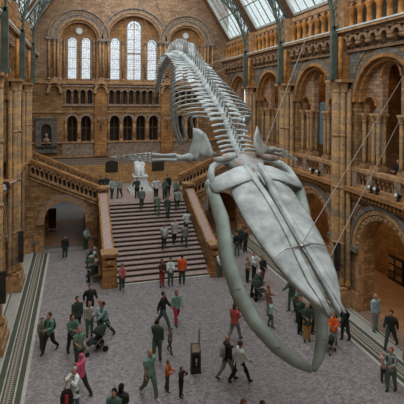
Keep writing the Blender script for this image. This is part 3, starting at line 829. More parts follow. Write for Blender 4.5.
for X_, lab in ((-3.05, 'iron wall sconce on the pilaster left of the centre arches'), (3.05, 'iron wall sconce on the pilaster right of the centre arches')):
    t = thing('wall_sconce', lab, 'lamp', (X_, 40.78, 8.2), 0, 'wall sconces on the end wall')
    m = MB(); m.tube([(0, 0, 0), (0, -.12, .1), (0, -.35, .3), (0, -.35, .7)], .03, 6); m.tube([(0, 0, .5), (0, -.3, .55)], .025, 6); m.lathe([(.02, -.25), (.07, -.2), (.05, 0), (.08, .1), (.02, .2)], (0, -.02, .1), 8); m.build('bracket', 'iron', t)
    m = MB()
    for dx in (-.24, .24): m.tube([(0, -.35, .55), (dx, -.35, .6), (dx, -.35, .8)], .02, 6)
    m.build('arms', 'iron', t)
    for dx, z in ((-.24, .8), (.24, .8), (0, .75)):
        m = MB(); m.lathe([(.03, 0), (.09, .05), (.1, .16), (.06, .26), (.02, .3)], (dx, -.35, z), 8); m.build('lamp_shade', 'mouldgrey', t, True)
# line-array loudspeakers
for (px, pya, pyb, yy, lab) in ((21, 232, 262, 27.0, 'slim black speaker column on the second left pier'), (2.5, 272, 303, 20.3, 'slim black speaker column at the left picture edge'), (337.5, 243, 270, 20.4, 'slim black speaker column on the right pier beside the whale snout')):
    a, b = at_y(px, pya, yy), at_y(px, pyb, yy); H = a.z - b.z
    sx = 1 if a.x > 0 else -1
    t = thing('column_speaker', lab, 'loudspeaker', (a.x, yy, b.z), 0, 'slim black speaker columns')
    m = MB(); m.box((-.13, -.1, 0), (.13, .12, H)); m.build('cabinet', 'black', t)
    m = MB(); m.box((-.11, -.112, .04), (.11, -.1, H - .04)); m.build('front_grille', 'darkrecess', t)
    m = MB(); m.box((min(0, sx * .35), -.03, H * .8), (max(0, sx * .35), .03, H * .8 + .05)); m.box((min(0, sx * .35), -.03, H * .2), (max(0, sx * .35), .03, H * .2 + .05)); m.build('bracket', 'steel', t)
# lamp on an arm at left edge
p = at_y(4, 186, 23.0)
t = thing('flood_light', 'pale flood light on a bracket at the left picture edge', 'lamp', tuple(p))
m = MB(); m.hexa([(-.3, -.2, -.2), (.2, -.3, -.2), (.28, .1, -.1), (-.2, .2, -.1), (-.22, -.12, .15), (.12, -.2, .15), (.2, .1, .2), (-.15, .15, .2)]); m.build('housing', 'black', t)
m = MB(); m.hexa([(-.24, -.23, -.12), (.16, -.31, -.12), (.16, -.33, -.14), (-.24, -.25, -.14), (-.19, -.17, .12), (.1, -.24, .12), (.1, -.26, .12), (-.19, -.19, .12)]); m.build('lens', 'lens', t)
m = MB(); m.tube([(0, .05, 0), (.5, .3, .18), (.35, 4.5, .1)], .03, 6); m.build('arm', 'steel', t)
# spot lamps on the gallery ledge
def spot(px, py, lab, y=None):
    p = at_x(px, py, 8.82)
    t = thing('ledge_spotlight', lab, 'lamp', (p.x, p.y, 6.43), 0, 'small spotlights on the right gallery ledge')
    m = MB(); m.lathe([(.1, 0), (.1, .03), (.03, .05), (.03, .16)], (0, 0, 0), 8); m.build('base', 'black', t)
    m = MB(); m.tube([(.12, 0, .2), (-.1, 0, .26)], [.09, .11], 10); m.build('housing', 'black', t, True)
    m = MB(); m.ball((-.13, 0, .27), (.06, .1, .1), 8, 6); m.build('lens', 'lens', t, True)
for px, py, lab in ((318.7, 175, 'small spotlight on the ledge left of the nearest right pier'), (312, 171, 'smaller spotlight just left of another on the second bay ledge'),
                    (371, 191, 'larger spotlight on the ledge of the nearest right bay'), (376.5, 193, 'spotlight beside the larger one on the nearest right ledge'), (398, 200, 'spotlight on the ledge at the right picture edge')):
    spot(px, py, lab)
# poster on aisle wall
a, b = at_x(389, 254, 13.45), at_x(404, 288, 13.45)
y0, y1 = min(a.y, b.y), max(a.y, b.y); z0, z1 = min(a.z, b.z), max(a.z, b.z)
t = thing('exhibition_board', 'dark display board with small pictures on the right aisle wall', 'display board', (13.46, (y0 + y1) / 2, z0))
L = (y1 - y0) / 2; H = z1 - z0
m = MB(); m.box((-.06, -L, 0), (.03, L, H)); m.build('board', 'black', t)
for i in range(2):
    for j in range(3):
        m = MB(); m.box((-.075, -L + .15 + i * L, .25 + j * H * .28), (-.06, -L + .15 + i * L + L * .75, .25 + j * H * .28 + H * .2)); m.build('picture', ('wallpink', 'wood', 'mould')[(i + j) % 3], t)
# ================================================================== WHITE STATUE
t = thing('marble_statue', 'white marble seated statue on a pedestal at the head of the stairs', 'statue', (.02, 37.2, ZL)); t.scale = (1.12, 1.12, 1.12)
m = MB(); m.box((-.85, -.75, 0), (.85, .9, .22)); m.box((-.7, -.65, .22), (.7, .8, .4)); m.hexa([(-.62, -.6, .4), (.62, -.6, .4), (.62, .75, .4), (-.62, .75, .4), (-.46, -.5, 1.15), (.46, -.5, 1.15), (.46, .6, 1.15), (-.46, .6, 1.15)]); m.box((-.55, -.6, 1.15), (.55, .7, 1.25)); m.build('pedestal', 'white', t)
m = MB(); m.box((-.4, .1, 1.25), (.4, .6, 1.72)); m.box((-.4, .48, 1.72), (.4, .62, 2.2)); m.build('chair', 'white', t)
m = MB(); m.tube([(0, .3, 1.7), (0, .32, 1.95), (0, .28, 2.25), (0, .26, 2.4)], [(.27, .2), (.29, .19), (.28, .16), (.1, .1)], 12, flat=(1, 0, 0))
for e in (-1, 1):
    m.tube([(e * .13, .3, 1.72), (e * .17, -.2, 1.78), (e * .16, -.3, 1.5), (e * .16, -.34, 1.3), (e * .17, -.5, 1.28)], [.15, .13, .11, .09, .06], 9)
    m.tube([(e * .27, .28, 2.24), (e * .34, .2, 1.95), (e * .2, -.1, 1.86), (e * .12, -.2, 1.84)], [.1, .09, .06, .05], 8)
m.ball((0, .22, 2.52), (.12, .14, .16), 10, 8); m.ball((0, .1, 2.42), (.09, .07, .13), 8, 6); m.ball((0, .07, 2.53), (.02, .03, .03), 6, 4)
m.build('seated_figure', 'white', t, True)
m = MB(); m.tube([(0, .28, 2.3), (-.1, .1, 1.95), (-.12, -.12, 1.7), (-.1, -.3, 1.35)], [(.3, .1), (.33, .14), (.3, .1), (.28, .05)], 10, flat=(1, 0, 0)); m.build('robe', 'white', t, True)
# ================================================================== KIOSK
p = at_z(195.5, 371, 0); q = at_z(191, 371, 0); hwid = .27
t = thing('information_kiosk', 'dark green donation kiosk with slanted top on the open floor', 'kiosk', (p.x, p.y, 0), R(-8)); t.scale = (.78, .78, .84)
m = MB(); m.box((-hwid, -.25, 0), (hwid, .25, .06)); m.build('plinth', 'black', t)
KG = plain('dark_green_metal', (.035, .055, .042), .45, .2, 3)
m = MB(); m.hexa([(-.25, -.22, .06), (.25, -.22, .06), (.25, .22, .06), (-.25, .22, .06), (-.25, -.22, .98), (.25, -.22, .98), (.25, .22, 1.25), (-.25, .22, 1.25)]); m.build('cabinet', KG, t)
m = MB(); m.hexa([(-.19, -.18, .995), (.19, -.18, .995), (.19, .16, 1.215), (-.19, .16, 1.215), (-.19, -.18, 1.01), (.19, -.18, 1.01), (.19, .16, 1.235), (-.19, .16, 1.235)]); m.build('screen', 'mouldgrey', t)
m = MB(); m.box((-.17, -.232, .3), (.17, -.22, .85)); m.build('front_panel', 'black', t)
m = MB(); m.box((-.05, -.24, .55), (.07, -.232, .72)); m.box((-.02, -.24, .38), (.05, -.232, .5)); m.build('payment_slot', 'cream', t)
m = MB(); m.prism([(.16, .2, 1.2), (.27, .2, 1.2), (.27, .2, 1.75), (.2, .2, 2.02), (.16, .2, 1.8)], (0, .04, 0)); m.build('sign_blade', 'paleband', t)
# dark banner in the left undercroft
t = thing('red_banner_stand', 'dark red banner stand inside the left archway', 'sign', (-7.05, 38.2, 0))
m = MB(); m.box((-.3, -.03, .25), (.3, .03, 1.9)); m.build('banner', plain('dark_red_fabric', (.09, .03, .025), .8), t)
m = MB(); m.box((-.32, -.2, 0), (.32, .2, .05)); m.tube([(0, .05, .05), (0, .05, 1.9)], .02, 6); m.build('stand', 'black', t)
# ================================================================== BENCHES
def bench(x, y, rz, lab):
    t = thing('wooden_bench', lab, 'bench', (x, y, 0), rz, 'wooden benches beside the stairs')
    m = MB()
    for q in range(4): m.box((-.8, -.22 + q * .115, .42), (.8, -.22 + q * .115 + .1, .46))
    m.build('seat', 'warm', t)
    m = MB()
    for q in range(3): m.box((-.8, .24, .55 + q * .13), (.8, .28, .65 + q * .13))
    m.build('backrest', 'warm', t)
    for e in (-1, 1):
        for yy in (-.18, .24):
            m = MB(); m.box((e * .72 - .04, yy - .03, 0), (e * .72 + .04, yy + .03, .42 if yy < 0 else .95)); m.build('leg', 'wood', t)
    return t
bench(-3.9, 27.6, R(-90), 'brown wooden bench beside the left newel nearest the open floor')
bench(-3.9, 29.8, R(-90), 'brown wooden bench further back beside the left stair parapet')
# ================================================================== WHALE
WO = Vector((.5, 14.6, 8.95))
whale = thing('whale_skeleton', 'huge grey whale skeleton hanging head down with open jaws above the hall', 'skeleton', WO)
wa = Vector((0, -.9077, -.4195)); wn = Vector((0, -.4195, .9077)); wb_ = Vector((1, 0, 0))
def W(t, s, h=0.0): return wa * t + wb_ * s + wn * h            # skull frame -> whale-local
def Lx(x, y, z): return Vector((x, y, z)) - WO
def lerp(tab, t):
    for (a, b) in zip(tab, tab[1:]):
        if t <= b[0]: f = (t - a[0]) / (b[0] - a[0]); return a[1] + (b[1] - a[1]) * f
    return tab[-1][1]
OUT = [(1.0, .80), (1.9, 1.02), (3.2, 1.03), (4.1, .93), (5.0, .76), (5.5, .62), (5.95, .44), (6.3, .25), (6.5, .13)]
HC = [(1.0, .30), (2.5, .26), (4.0, .18), (5.5, .06), (6.5, -.04)]
INN = [(1.0, .15), (1.7, .15), (2.3, .08), (3.0, .05), (4.3, .05), (5.0, .10), (5.8, .12), (6.5, .10)]
for e in (-1, 1):
    m = MB(); n = 26; rows = []
    K = 8
    for i in range(n + 1):
        t = 1.0 + 5.5 * i / n; o = lerp(OUT, t); q = lerp(INN, t)
        row = []
        for j in range(K + 1):
            f = j / K; s_ = q + (o - q) * f
            h = lerp(HC, t) - (lerp(HC, t) + .05) * f ** 1.9 - .05 * math.exp(-((f - .32) / .07) ** 2)
            row.append((t, s_, h))
        rows.append(row)
    b = len(m.v)
    for row in rows:
        for (t, s_, h) in row: m.v.append(tuple(W(t, e * s_, h)))
        for (t, s_, h) in row: m.v.append(tuple(W(t, e * s_, h - .09 - .12 * (1 - abs(s_) / 1.2))))
    w2 = 2 * (K + 1)
    for i in range(n):
        for j in range(K):
            a0 = b + i * w2 + j; m.f.append((a0, a0 + 1, a0 + 1 + w2, a0 + w2))
            a1 = a0 + K + 1; m.f.append((a1 + w2, a1 + 1 + w2, a1 + 1, a1))
        a0 = b + i * w2; m.f.append((a0, a0 + w2, a0 + w2 + K + 1, a0 + K + 1))
        a0 = b + i * w2 + K; m.f.append((a0 + w2, a0, a0 + K + 1, a0 + w2 + K + 1))
    for i in (0, n):
        for j in range(K): a0 = b + i * w2 + j; m.f.append((a0, a0 + 1, a0 + K + 2, a0 + K + 1))
    m.build('maxilla', 'bone', whale, True)
    # long premaxilla bordering the central cleft
    m = MB(); pts = []; rr = []
    for i in range(14):
        t = .9 + 5.65 * i / 13; pts.append(W(t, e * (lerp(INN, max(1, t)) + .10), lerp(HC, max(1, t)) + .0)); rr.append((.10 if i < 12 else .04, .03 if i < 12 else .02))
    m.tube(pts, rr, 8, flat=(1, 0, 0)); m.build('premaxilla', 'bone', whale, True)
    # zygomatic / squamosal arch, stout and rough at the corner of the skull
    m = MB(); m.tube([W(.30, e * .55, .06), W(.34, e * .95, .05), W(.55, e * 1.28, -.02), W(.85, e * 1.42, -.10), W(1.2, e * 1.46, -.20), W(1.5, e * 1.42, -.30)], [(.12, .09), (.13, .10), (.12, .14), (.12, .20), (.14, .22), (.12, .14)], 10, flat=wb_)
    m.ball(W(1.25, e * 1.38, -.42), (.16, .26, .22), 9, 6)
    m.build('cheek_arch', 'bone', whale, True)
    # orbital plate of the frontal
    m = MB(); m.tube([W(1.30, e * .22, .26), W(1.36, e * .6, .22), W(1.42, e * 1.0, .08), W(1.46, e * 1.35, -.06), W(1.48, e * 1.50, -.14), W(1.48, e * 1.56, -.2)], [(.42, .05), (.42, .06), (.40, .07), (.38, .09), (.34, .09), (.2, .05)], 14, flat=wa); m.build('brow_plate', 'bone', whale, True)
    # eye socket bar underneath / pterygoid seen in the fossa
    m = MB(); m.tube([W(.5, e * .3, -.3), W(1.3, e * .45, -.45), (W(2.3, e * .3, -.35))], [.16, .14, .08], 8); m.build('palate_bar', 'bonebrown', whale, True)
    # mandible
    P = [(-1.02, 13.62, 8.18), (-.98, 13.2, 7.85), (-.95, 12.55, 7.33), (-1.02, 11.95, 6.5), (-.90, 11.35, 5.72), (-.66, 10.75, 5.14), (-.25, 10.2, 4.68), (.14, 9.92, 4.42), (.47, 9.72, 4.27)]
    if e > 0: P = [(1.0 - x - (0, 0, .18, .38, .42, .32, .2, .08, 0)[k], y, z) for k, (x, y, z) in enumerate(P)]
    m = MB(); m.tube([Lx(*p) for p in P], [(.14, .2), (.16, .28), (.19, .30), (.20, .29), (.19, .26), (.17, .24), (.15, .20), (.12, .17), (.07, .10)], 12, flat=(1, .3, 0))
    m.tube([Lx(*P[2]), Lx(P[2][0], P[2][1] + .1, P[2][2] + .42)], [.14, .05], 8)
    m.ball(Lx(*P[0]), (.17, .22, .24), 9, 6)
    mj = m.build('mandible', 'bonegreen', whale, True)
    m = MB(); p = Lx(*P[4]); m.tube([p + Vector((-.24, 0, .0)), p + Vector((-.02, -.24, .16)), p + Vector((.24, 0, .05))], .012, 5); p = Lx(*P[6]); m.tube([p + Vector((-.2, 0, .02)), p + Vector((-.02, -.2, .12)), p + Vector((.2, 0, .05))], .012, 5); m.build('steel_strap', 'steel', mj)
# cranium: concave occipital shield, narrow brain case
m = MB(); rows = []
for i, (t, hwid, hh, lo_) in enumerate([(-.15, .55, .05, -.45), (.1, .80, .22, -.5), (.4, .70, .26, -.45), (.75, .50, .26, -.4), (1.1, .40, .22, -.3), (1.5, .3, .14, -.15)]):
    rows.append([W(t, hwid * math.cos(a), (hh if math.sin(a) > 0 else -lo_) * math.sin(a)) for a in [2 * PI * k / 16 for k in range(16)]])
b = 0
for r_ in rows: m.v += [tuple(p) for p in r_]
for i in range(len(rows) - 1):
    for k in range(16): m.f.append((i * 16 + k, i * 16 + (k + 1) % 16, (i + 1) * 16 + (k + 1) % 16, (i + 1) * 16 + k))
m.f.append(tuple(range(16))[::-1]); m.f.append(tuple((len(rows) - 1) * 16 + k for k in range(16)))
for e in (-1, 1): m.ball(W(-.15, e * .16, -.12), (.14, .14, .14), 8, 6); m.tube([W(.2, e * .35, .18), W(.3, e * .8, .14), W(.35, e * 1.15, .1)], [(.16, .12)] * 3, 8)
m.build('cranium', 'bonebrown', whale, True)
m = MB(); m.tube([W(1.1, 0, .02), W(3.5, 0, -.0), W(5, 0, -.06), W(6.3, 0, -.22)], [(.12, .06), (.1, .05), (.09, .05), (.05, .03)], 8, flat=(1, 0, 0)); m.build('vomer', 'bonebrown', whale, True)
for e in (-1, 1):
    m = MB(); m.tube([W(1.15, e * .05, .14), W(1.5, e * .07, .18), W(1.9, e * .08, .14)], [(.04, .04), (.05, .04), (.03, .03)], 8); m.build('nasal_bone', 'bone', whale, True)
# star shaped steel fitting on the rostrum
m = MB(); c = W(4.62, 0, .16)
for sx, dt in ((-1, .1), (1, -.05)): m.tube([c, c + wb_ * (sx * .22) + wa * dt * .4 + wn * .04, c + wb_ * sx * .5 + wa * dt * .5, c + wb_ * sx * .85 + wa * (dt + .12) - wn * .06], [.028, .024, .018, .01], 6)
m.tube([c - wa * .22, c + wa * .25], .022, 6); m.ball(c + wn * .03, (.07, .07, .05), 8, 5); m.build('steel_fitting', 'steel', whale)
# spine
CUR = [(14.75, 8.95), (15.6, 9.5), (16.57, 10.3), (18.33, 11.18), (19.77, 11.93), (22.2, 12.88), (25.0, 13.6), (27.7, 13.62), (30.3, 12.92), (32.6, 11.2)]
def crv(u):
    n = len(CUR) - 1; i = min(int(u * n), n - 1); f = u * n - i
    P0 = CUR[max(i - 1, 0)]; P1 = CUR[i]; P2 = CUR[i + 1]; P3 = CUR[min(i + 2, n)]
    r = []
    for k in range(2):
        a, b, c, d = P0[k], P1[k], P2[k], P3[k]
        r.append(.5 * ((2 * b) + (c - a) * f + (2 * a - 5 * b + 4 * c - d) * f * f + (-a + 3 * b - 3 * c + d) * f ** 3))
    return Vector((0, r[0] - WO.y, r[1] - WO.z))
samp = [crv(i / 600) for i in range(601)]; acc = [0]
for i in range(600): acc.append(acc[-1] + (samp[i + 1] - samp[i]).length)
TOT = acc[-1]
def sat(d):
    for i in range(600):
        if acc[i + 1] >= d: f = (d - acc[i]) / max(1e-9, acc[i + 1] - acc[i]); return samp[i].lerp(samp[i + 1], f), (samp[min(i + 4, 600)] - samp[max(i - 4, 0)]).normalized()
    return samp[-1], (samp[-1] - samp[-5]).normalized()
NV = 58; d = 0.0; sp = []
for i in range(NV):
    f = i / (NV - 1)
    L = .22 + .16 * min(1, i / 10) if i < 40 else .38 * (1 - (i - 40) / 30)
    sp.append((d, L)); d += L
sc_ = TOT / d
random.seed(3)
for i, (d0, L) in enumerate(sp):
    p, tg = sat((d0 + L / 2) * sc_); L *= sc_
    up = Vector((0, -tg.z, tg.y)); X1 = Vector((1, 0, 0))
    if i < 7: r, sn, tr, tw = .2, .22, .5, .05
    elif i < 22: r, sn, tr, tw = .19 + (i - 7) * .004, .42 + (i - 7) * .022, .50 + (i - 7) * .012, .085
    elif i < 38: r, sn, tr, tw = .25, .78 - (i - 22) * .014, .72 - (i - 22) * .018, .06
    else:
        g = (i - 38) / 20; r, sn, tr, tw = .21 * (1 - g) ** .6 + .05, .50 * (1 - g) ** 1.1, .36 * (1 - g) ** .9, .05 * (1 - .4 * g)
    m = MB(); m.tube([p - tg * L * .44, p - tg * L * .3, p, p + tg * L * .3, p + tg * L * .44], [r, r * .98, r * .82, r * .98, r], 12)
    if sn > .06:
        b0 = p + up * r * .8; lean = tg * (.25 * sn if i < 45 else .4 * sn)
        m.tube([b0, b0 + up * sn * .5 + lean * .4, b0 + up * sn + lean, b0 + up * (sn + .04) + lean * 1.05], [(.04, L * .19), (.025, L * .12), (.035, L * .15), (.025, L * .09)], 8, flat=(1, 0, 0))
    if tr > .08:
        for e in (-1, 1):
            b0 = p + X1 * (e * r * .8) + up * (.05 if i < 22 else 0)
            m.tube([b0, b0 + X1 * e * tr * .5 + up * .02 - tg * .02, b0 + X1 * e * tr - up * .03 - tg * .05, b0 + X1 * e * (tr + .05) - up * .03 - tg * .06], [(.05, tw * .8), (.035, tw), (.035, tw * 1.25), (.02, tw * .7)], 8, flat=up)
    m.build('vertebra', 'bone', whale, True)
    if 36 <= i < 50:
        g = 1 - (i - 36) / 16; b0 = p - up * r - tg * L * .5
        m = MB()
        for e in (-1, 1): m.tube([b0 + X1 * e * .09, b0 - up * .22 * g, b0 - up * .55 * g], [(.03, .05), (.03, .07), (.02, .09)], 6, flat=(1, 0, 0))
        m.build('chevron', 'bone', whale, True)
# ribs
NR = 15
for i in range(NR):
    p, tg = sat((sp[7][0] + .1 + i * .41) * sc_)
    up = Vector((0, -tg.z, tg.y))
    hwd = [1.25, 1.5, 1.65, 1.7, 1.7, 1.65, 1.58, 1.5, 1.42, 1.34, 1.26, 1.18, 1.1, 1.0, .9][i]
    dep = [1.5, 2.1, 2.55, 2.8, 2.9, 2.95, 2.95, 2.9, 2.8, 2.7, 2.5, 2.3, 2.05, 1.8, 1.5][i]
    for e in (-1, 1):
        pts = []; rr = []
        for q in range(15):
            a = q / 14
            th = a * R(150)
            x = .26 + (hwd - .1) * math.sin(min(th, PI)) ** .8 if a > 0 else .28
            x = .26 + (hwd - .26) * (math.sin(a / .5 * PI / 2) if a < .5 else 1 - .32 * ((a - .5) / .5) ** 2)
            dn = dep * .82 * a ** 1.7
            bk = .75 * a + .35 * math.sin(a * PI)
            pts.append(p + Vector((e * x, 0, 0)) - up * (dn - .05) + tg * bk * .8); rr.append((.048 + .012 * math.sin(a * PI), .036))
        m = MB(); m.tube(pts, rr, 7); m.build('rib', 'bone', whale, True)
# sternum
p, tg = sat(sp[9][0] * sc_); up = Vector((0, -tg.z, tg.y))
m = MB(); m.tube([p - up * 2.3 + tg * .3, p - up * 2.45 + tg * .7, p - up * 2.6 + tg * 1.0], [(.35, .08), (.22, .08), (.1, .05)], 8, flat=(1, 0, 0)); m.build('sternum', 'bone', whale, True)
# scapulae and flippers
def blade(poly3, nrm, th, nm, par):
    c = sum(poly3, Vector()) / len(poly3); n = Vector(nrm).normalized()
    m = MB(); k = len(poly3)
    for sgn in (1, -1):
        for sc2, hh in ((1.0, .25), (.75, .8), (.35, 1.0)):
            for q in poly3: m.v.append(tuple(c + (q - c) * sc2 + n * sgn * th * hh))
        m.v.append(tuple(c + n * sgn * th))
    o = 3 * k + 1
    for sgn in (0, 1):
        b = sgn * o
        for r_ in range(2):
            for q in range(k): m.f.append((b + r_ * k + q, b + r_ * k + (q + 1) % k, b + (r_ + 1) * k + (q + 1) % k, b + (r_ + 1) * k + q))
        for q in range(k): m.f.append((b + 2 * k + q, b + 2 * k + (q + 1) % k, b + 3 * k))
    for q in range(k): m.f.append((q, (q + 1) % k, o + (q + 1) % k, o + q))
    return m.build(nm, 'bone', par, True)
pl = [(193, 128), (199, 129), (206, 134), (210, 143), (213, 152), (212, 158), (205, 157), (200, 154), (198, 160), (194, 161), (190, 158), (188, 152), (191, 146), (193, 138)]
def plane_pt(px, py, P0, nn):
    r = ray(px, py); k = (P0 - CAMPOS).dot(nn) / r.dot(nn); return CAMPOS + r * k
nnL = Vector((-.75, -.62, .25)).normalized()
blade([plane_pt(x, y, Vector((-.92, 15.6, 9.3)), nnL) - WO for x, y in pl], nnL, .045, 'shoulder_blade', whale)
pr = [(257, 126), (260, 135), (263, 143), (270, 150), (266, 154), (259, 156), (255, 150), (254, 138)]
nnR = Vector((.75, -.55, .25)).normalized()
blade([plane_pt(x, y, Vector((1.95, 15.6, 9.3)), nnR) - WO for x, y in pr], nnR, .045, 'shoulder_blade', whale)
def flipper(pts, e):
    """pts: shoulder, elbow, wrist, tip (world)"""
    sh, el, wr, tp = [Vector(p) - WO for p in pts]
    m = MB(); m.tube([sh, sh.lerp(el, .5), el], [.16, .10, .13], 10); m.ball(sh, .18, 9, 6); m.build('humerus', 'bone', whale, True)
    off = Vector((0, .02, .09))
    for o in (off, -off):
        m = MB(); m.tube([el + o, el.lerp(wr, .5) + o * .8, wr + o * 1.1], [.07, .045, .065], 8); m.build('forearm_bone', 'bone', whale, True)
    m = MB()
    for q in range(5): m.ball(wr + (tp - wr) * .06 + Vector((0, 0, .14 - .07 * q)), (.06, .05, .045), 6, 4)
    m.build('wrist_bones', 'bone', whale, True)
    for q, ln in enumerate((.7, 1.0, .9, .55)):
        o = Vector((0, 0, .13 - q * .085)); prev = wr + (tp - wr) * .12 + o
        n = 5
        for k in range(n):
            a = wr + (tp - wr) * (.12 + (.88 * ln) * k / n) + o * (1 - .6 * k / n) - Vector((0, 0, .05 * (k / n) ** 2)); b = wr + (tp - wr) * (.12 + (.88 * ln) * (k + .86) / n) + o * (1 - .6 * (k + .86) / n) - Vector((0, 0, .05 * (k / n) ** 2))
            m = MB(); r_ = .045 - .005 * k; m.tube([a, a.lerp(b, .5), b], [r_, r_ * .7, r_], 7); m.build('finger_bone', 'bone', whale, True)
A = at_y(189, 158, 15.5); B = at_y(176, 157.5, 15.35); Cc = at_y(152, 157.5, 15.3); Dd = at_y(109, 156.5, 15.3)
flipper([A, B, Cc, Dd], -1)
A = at_y(262, 152, 15.5); B = at_x(272, 150, 2.35); Cc = at_x(282, 153, 2.8); Dd = at_x(298, 160, 3.35)
flipper([A, B, Cc, Dd], 1)

# ================================================================== CABLES
def cable(a, b, lab):
    a, b = Vector(a), Vector(b); t = tag(MB().tube([(0, 0, 0), b - a], .012, 6).build('suspension_cable', 'cable'), lab, 'cable', 'steel cables holding the whale')
    t.location = a
def ext(px0, py0, A, Z=21.5, Y=None):
    """second end of a cable: from whale point A towards roof along the plane of the picture line, at chosen depth"""
    return at_y(px0, py0, Y)
fit = WO + W(4.62, 0, .24)
cable(fit, at_y(404, 75, 16.6), 'steel cable from the fitting on the snout up to the right')
cable(WO + W(4.9, .75, .0), at_y(404, 112, 17.5), 'lower of two steel cables from the snout to the right picture edge')
sk = WO + W(.3, .55, .3)
cable(sk, at_y(324, -8, 22.0), 'steel cable from the back of the skull up past the second pier')
s1 = WO + sat(TOT * .82)[0]
cable(s1, at_y(133, -10, 30), 'steel cable from the tail rising into the roof above the tall window')
s2 = WO + sat(TOT * .70)[0]
cable(s2, at_y(88, -12, 24), 'steel cable from the tail rising to the left over the left window')
s3 = WO + sat(TOT * .66)[0]
cable(s3, at_y(132, -10, 22), 'steel cable from the back crossing the tall centre window arch')
s4 = WO + sat(TOT * .62)[0]
cable(s4, at_y(152, -10, 21), 'steel cable from the arched back just left of the right window')
s5 = WO + sat(TOT * .36)[0]
cable(s5, at_y(246, 48, 32), 'steel cable from the spine to the second last right rib, upper one')
s6 = WO + sat(TOT * .30)[0]
cable(s6, at_y(249, 56, 32), 'steel cable from the spine to the second last right rib, lower one')
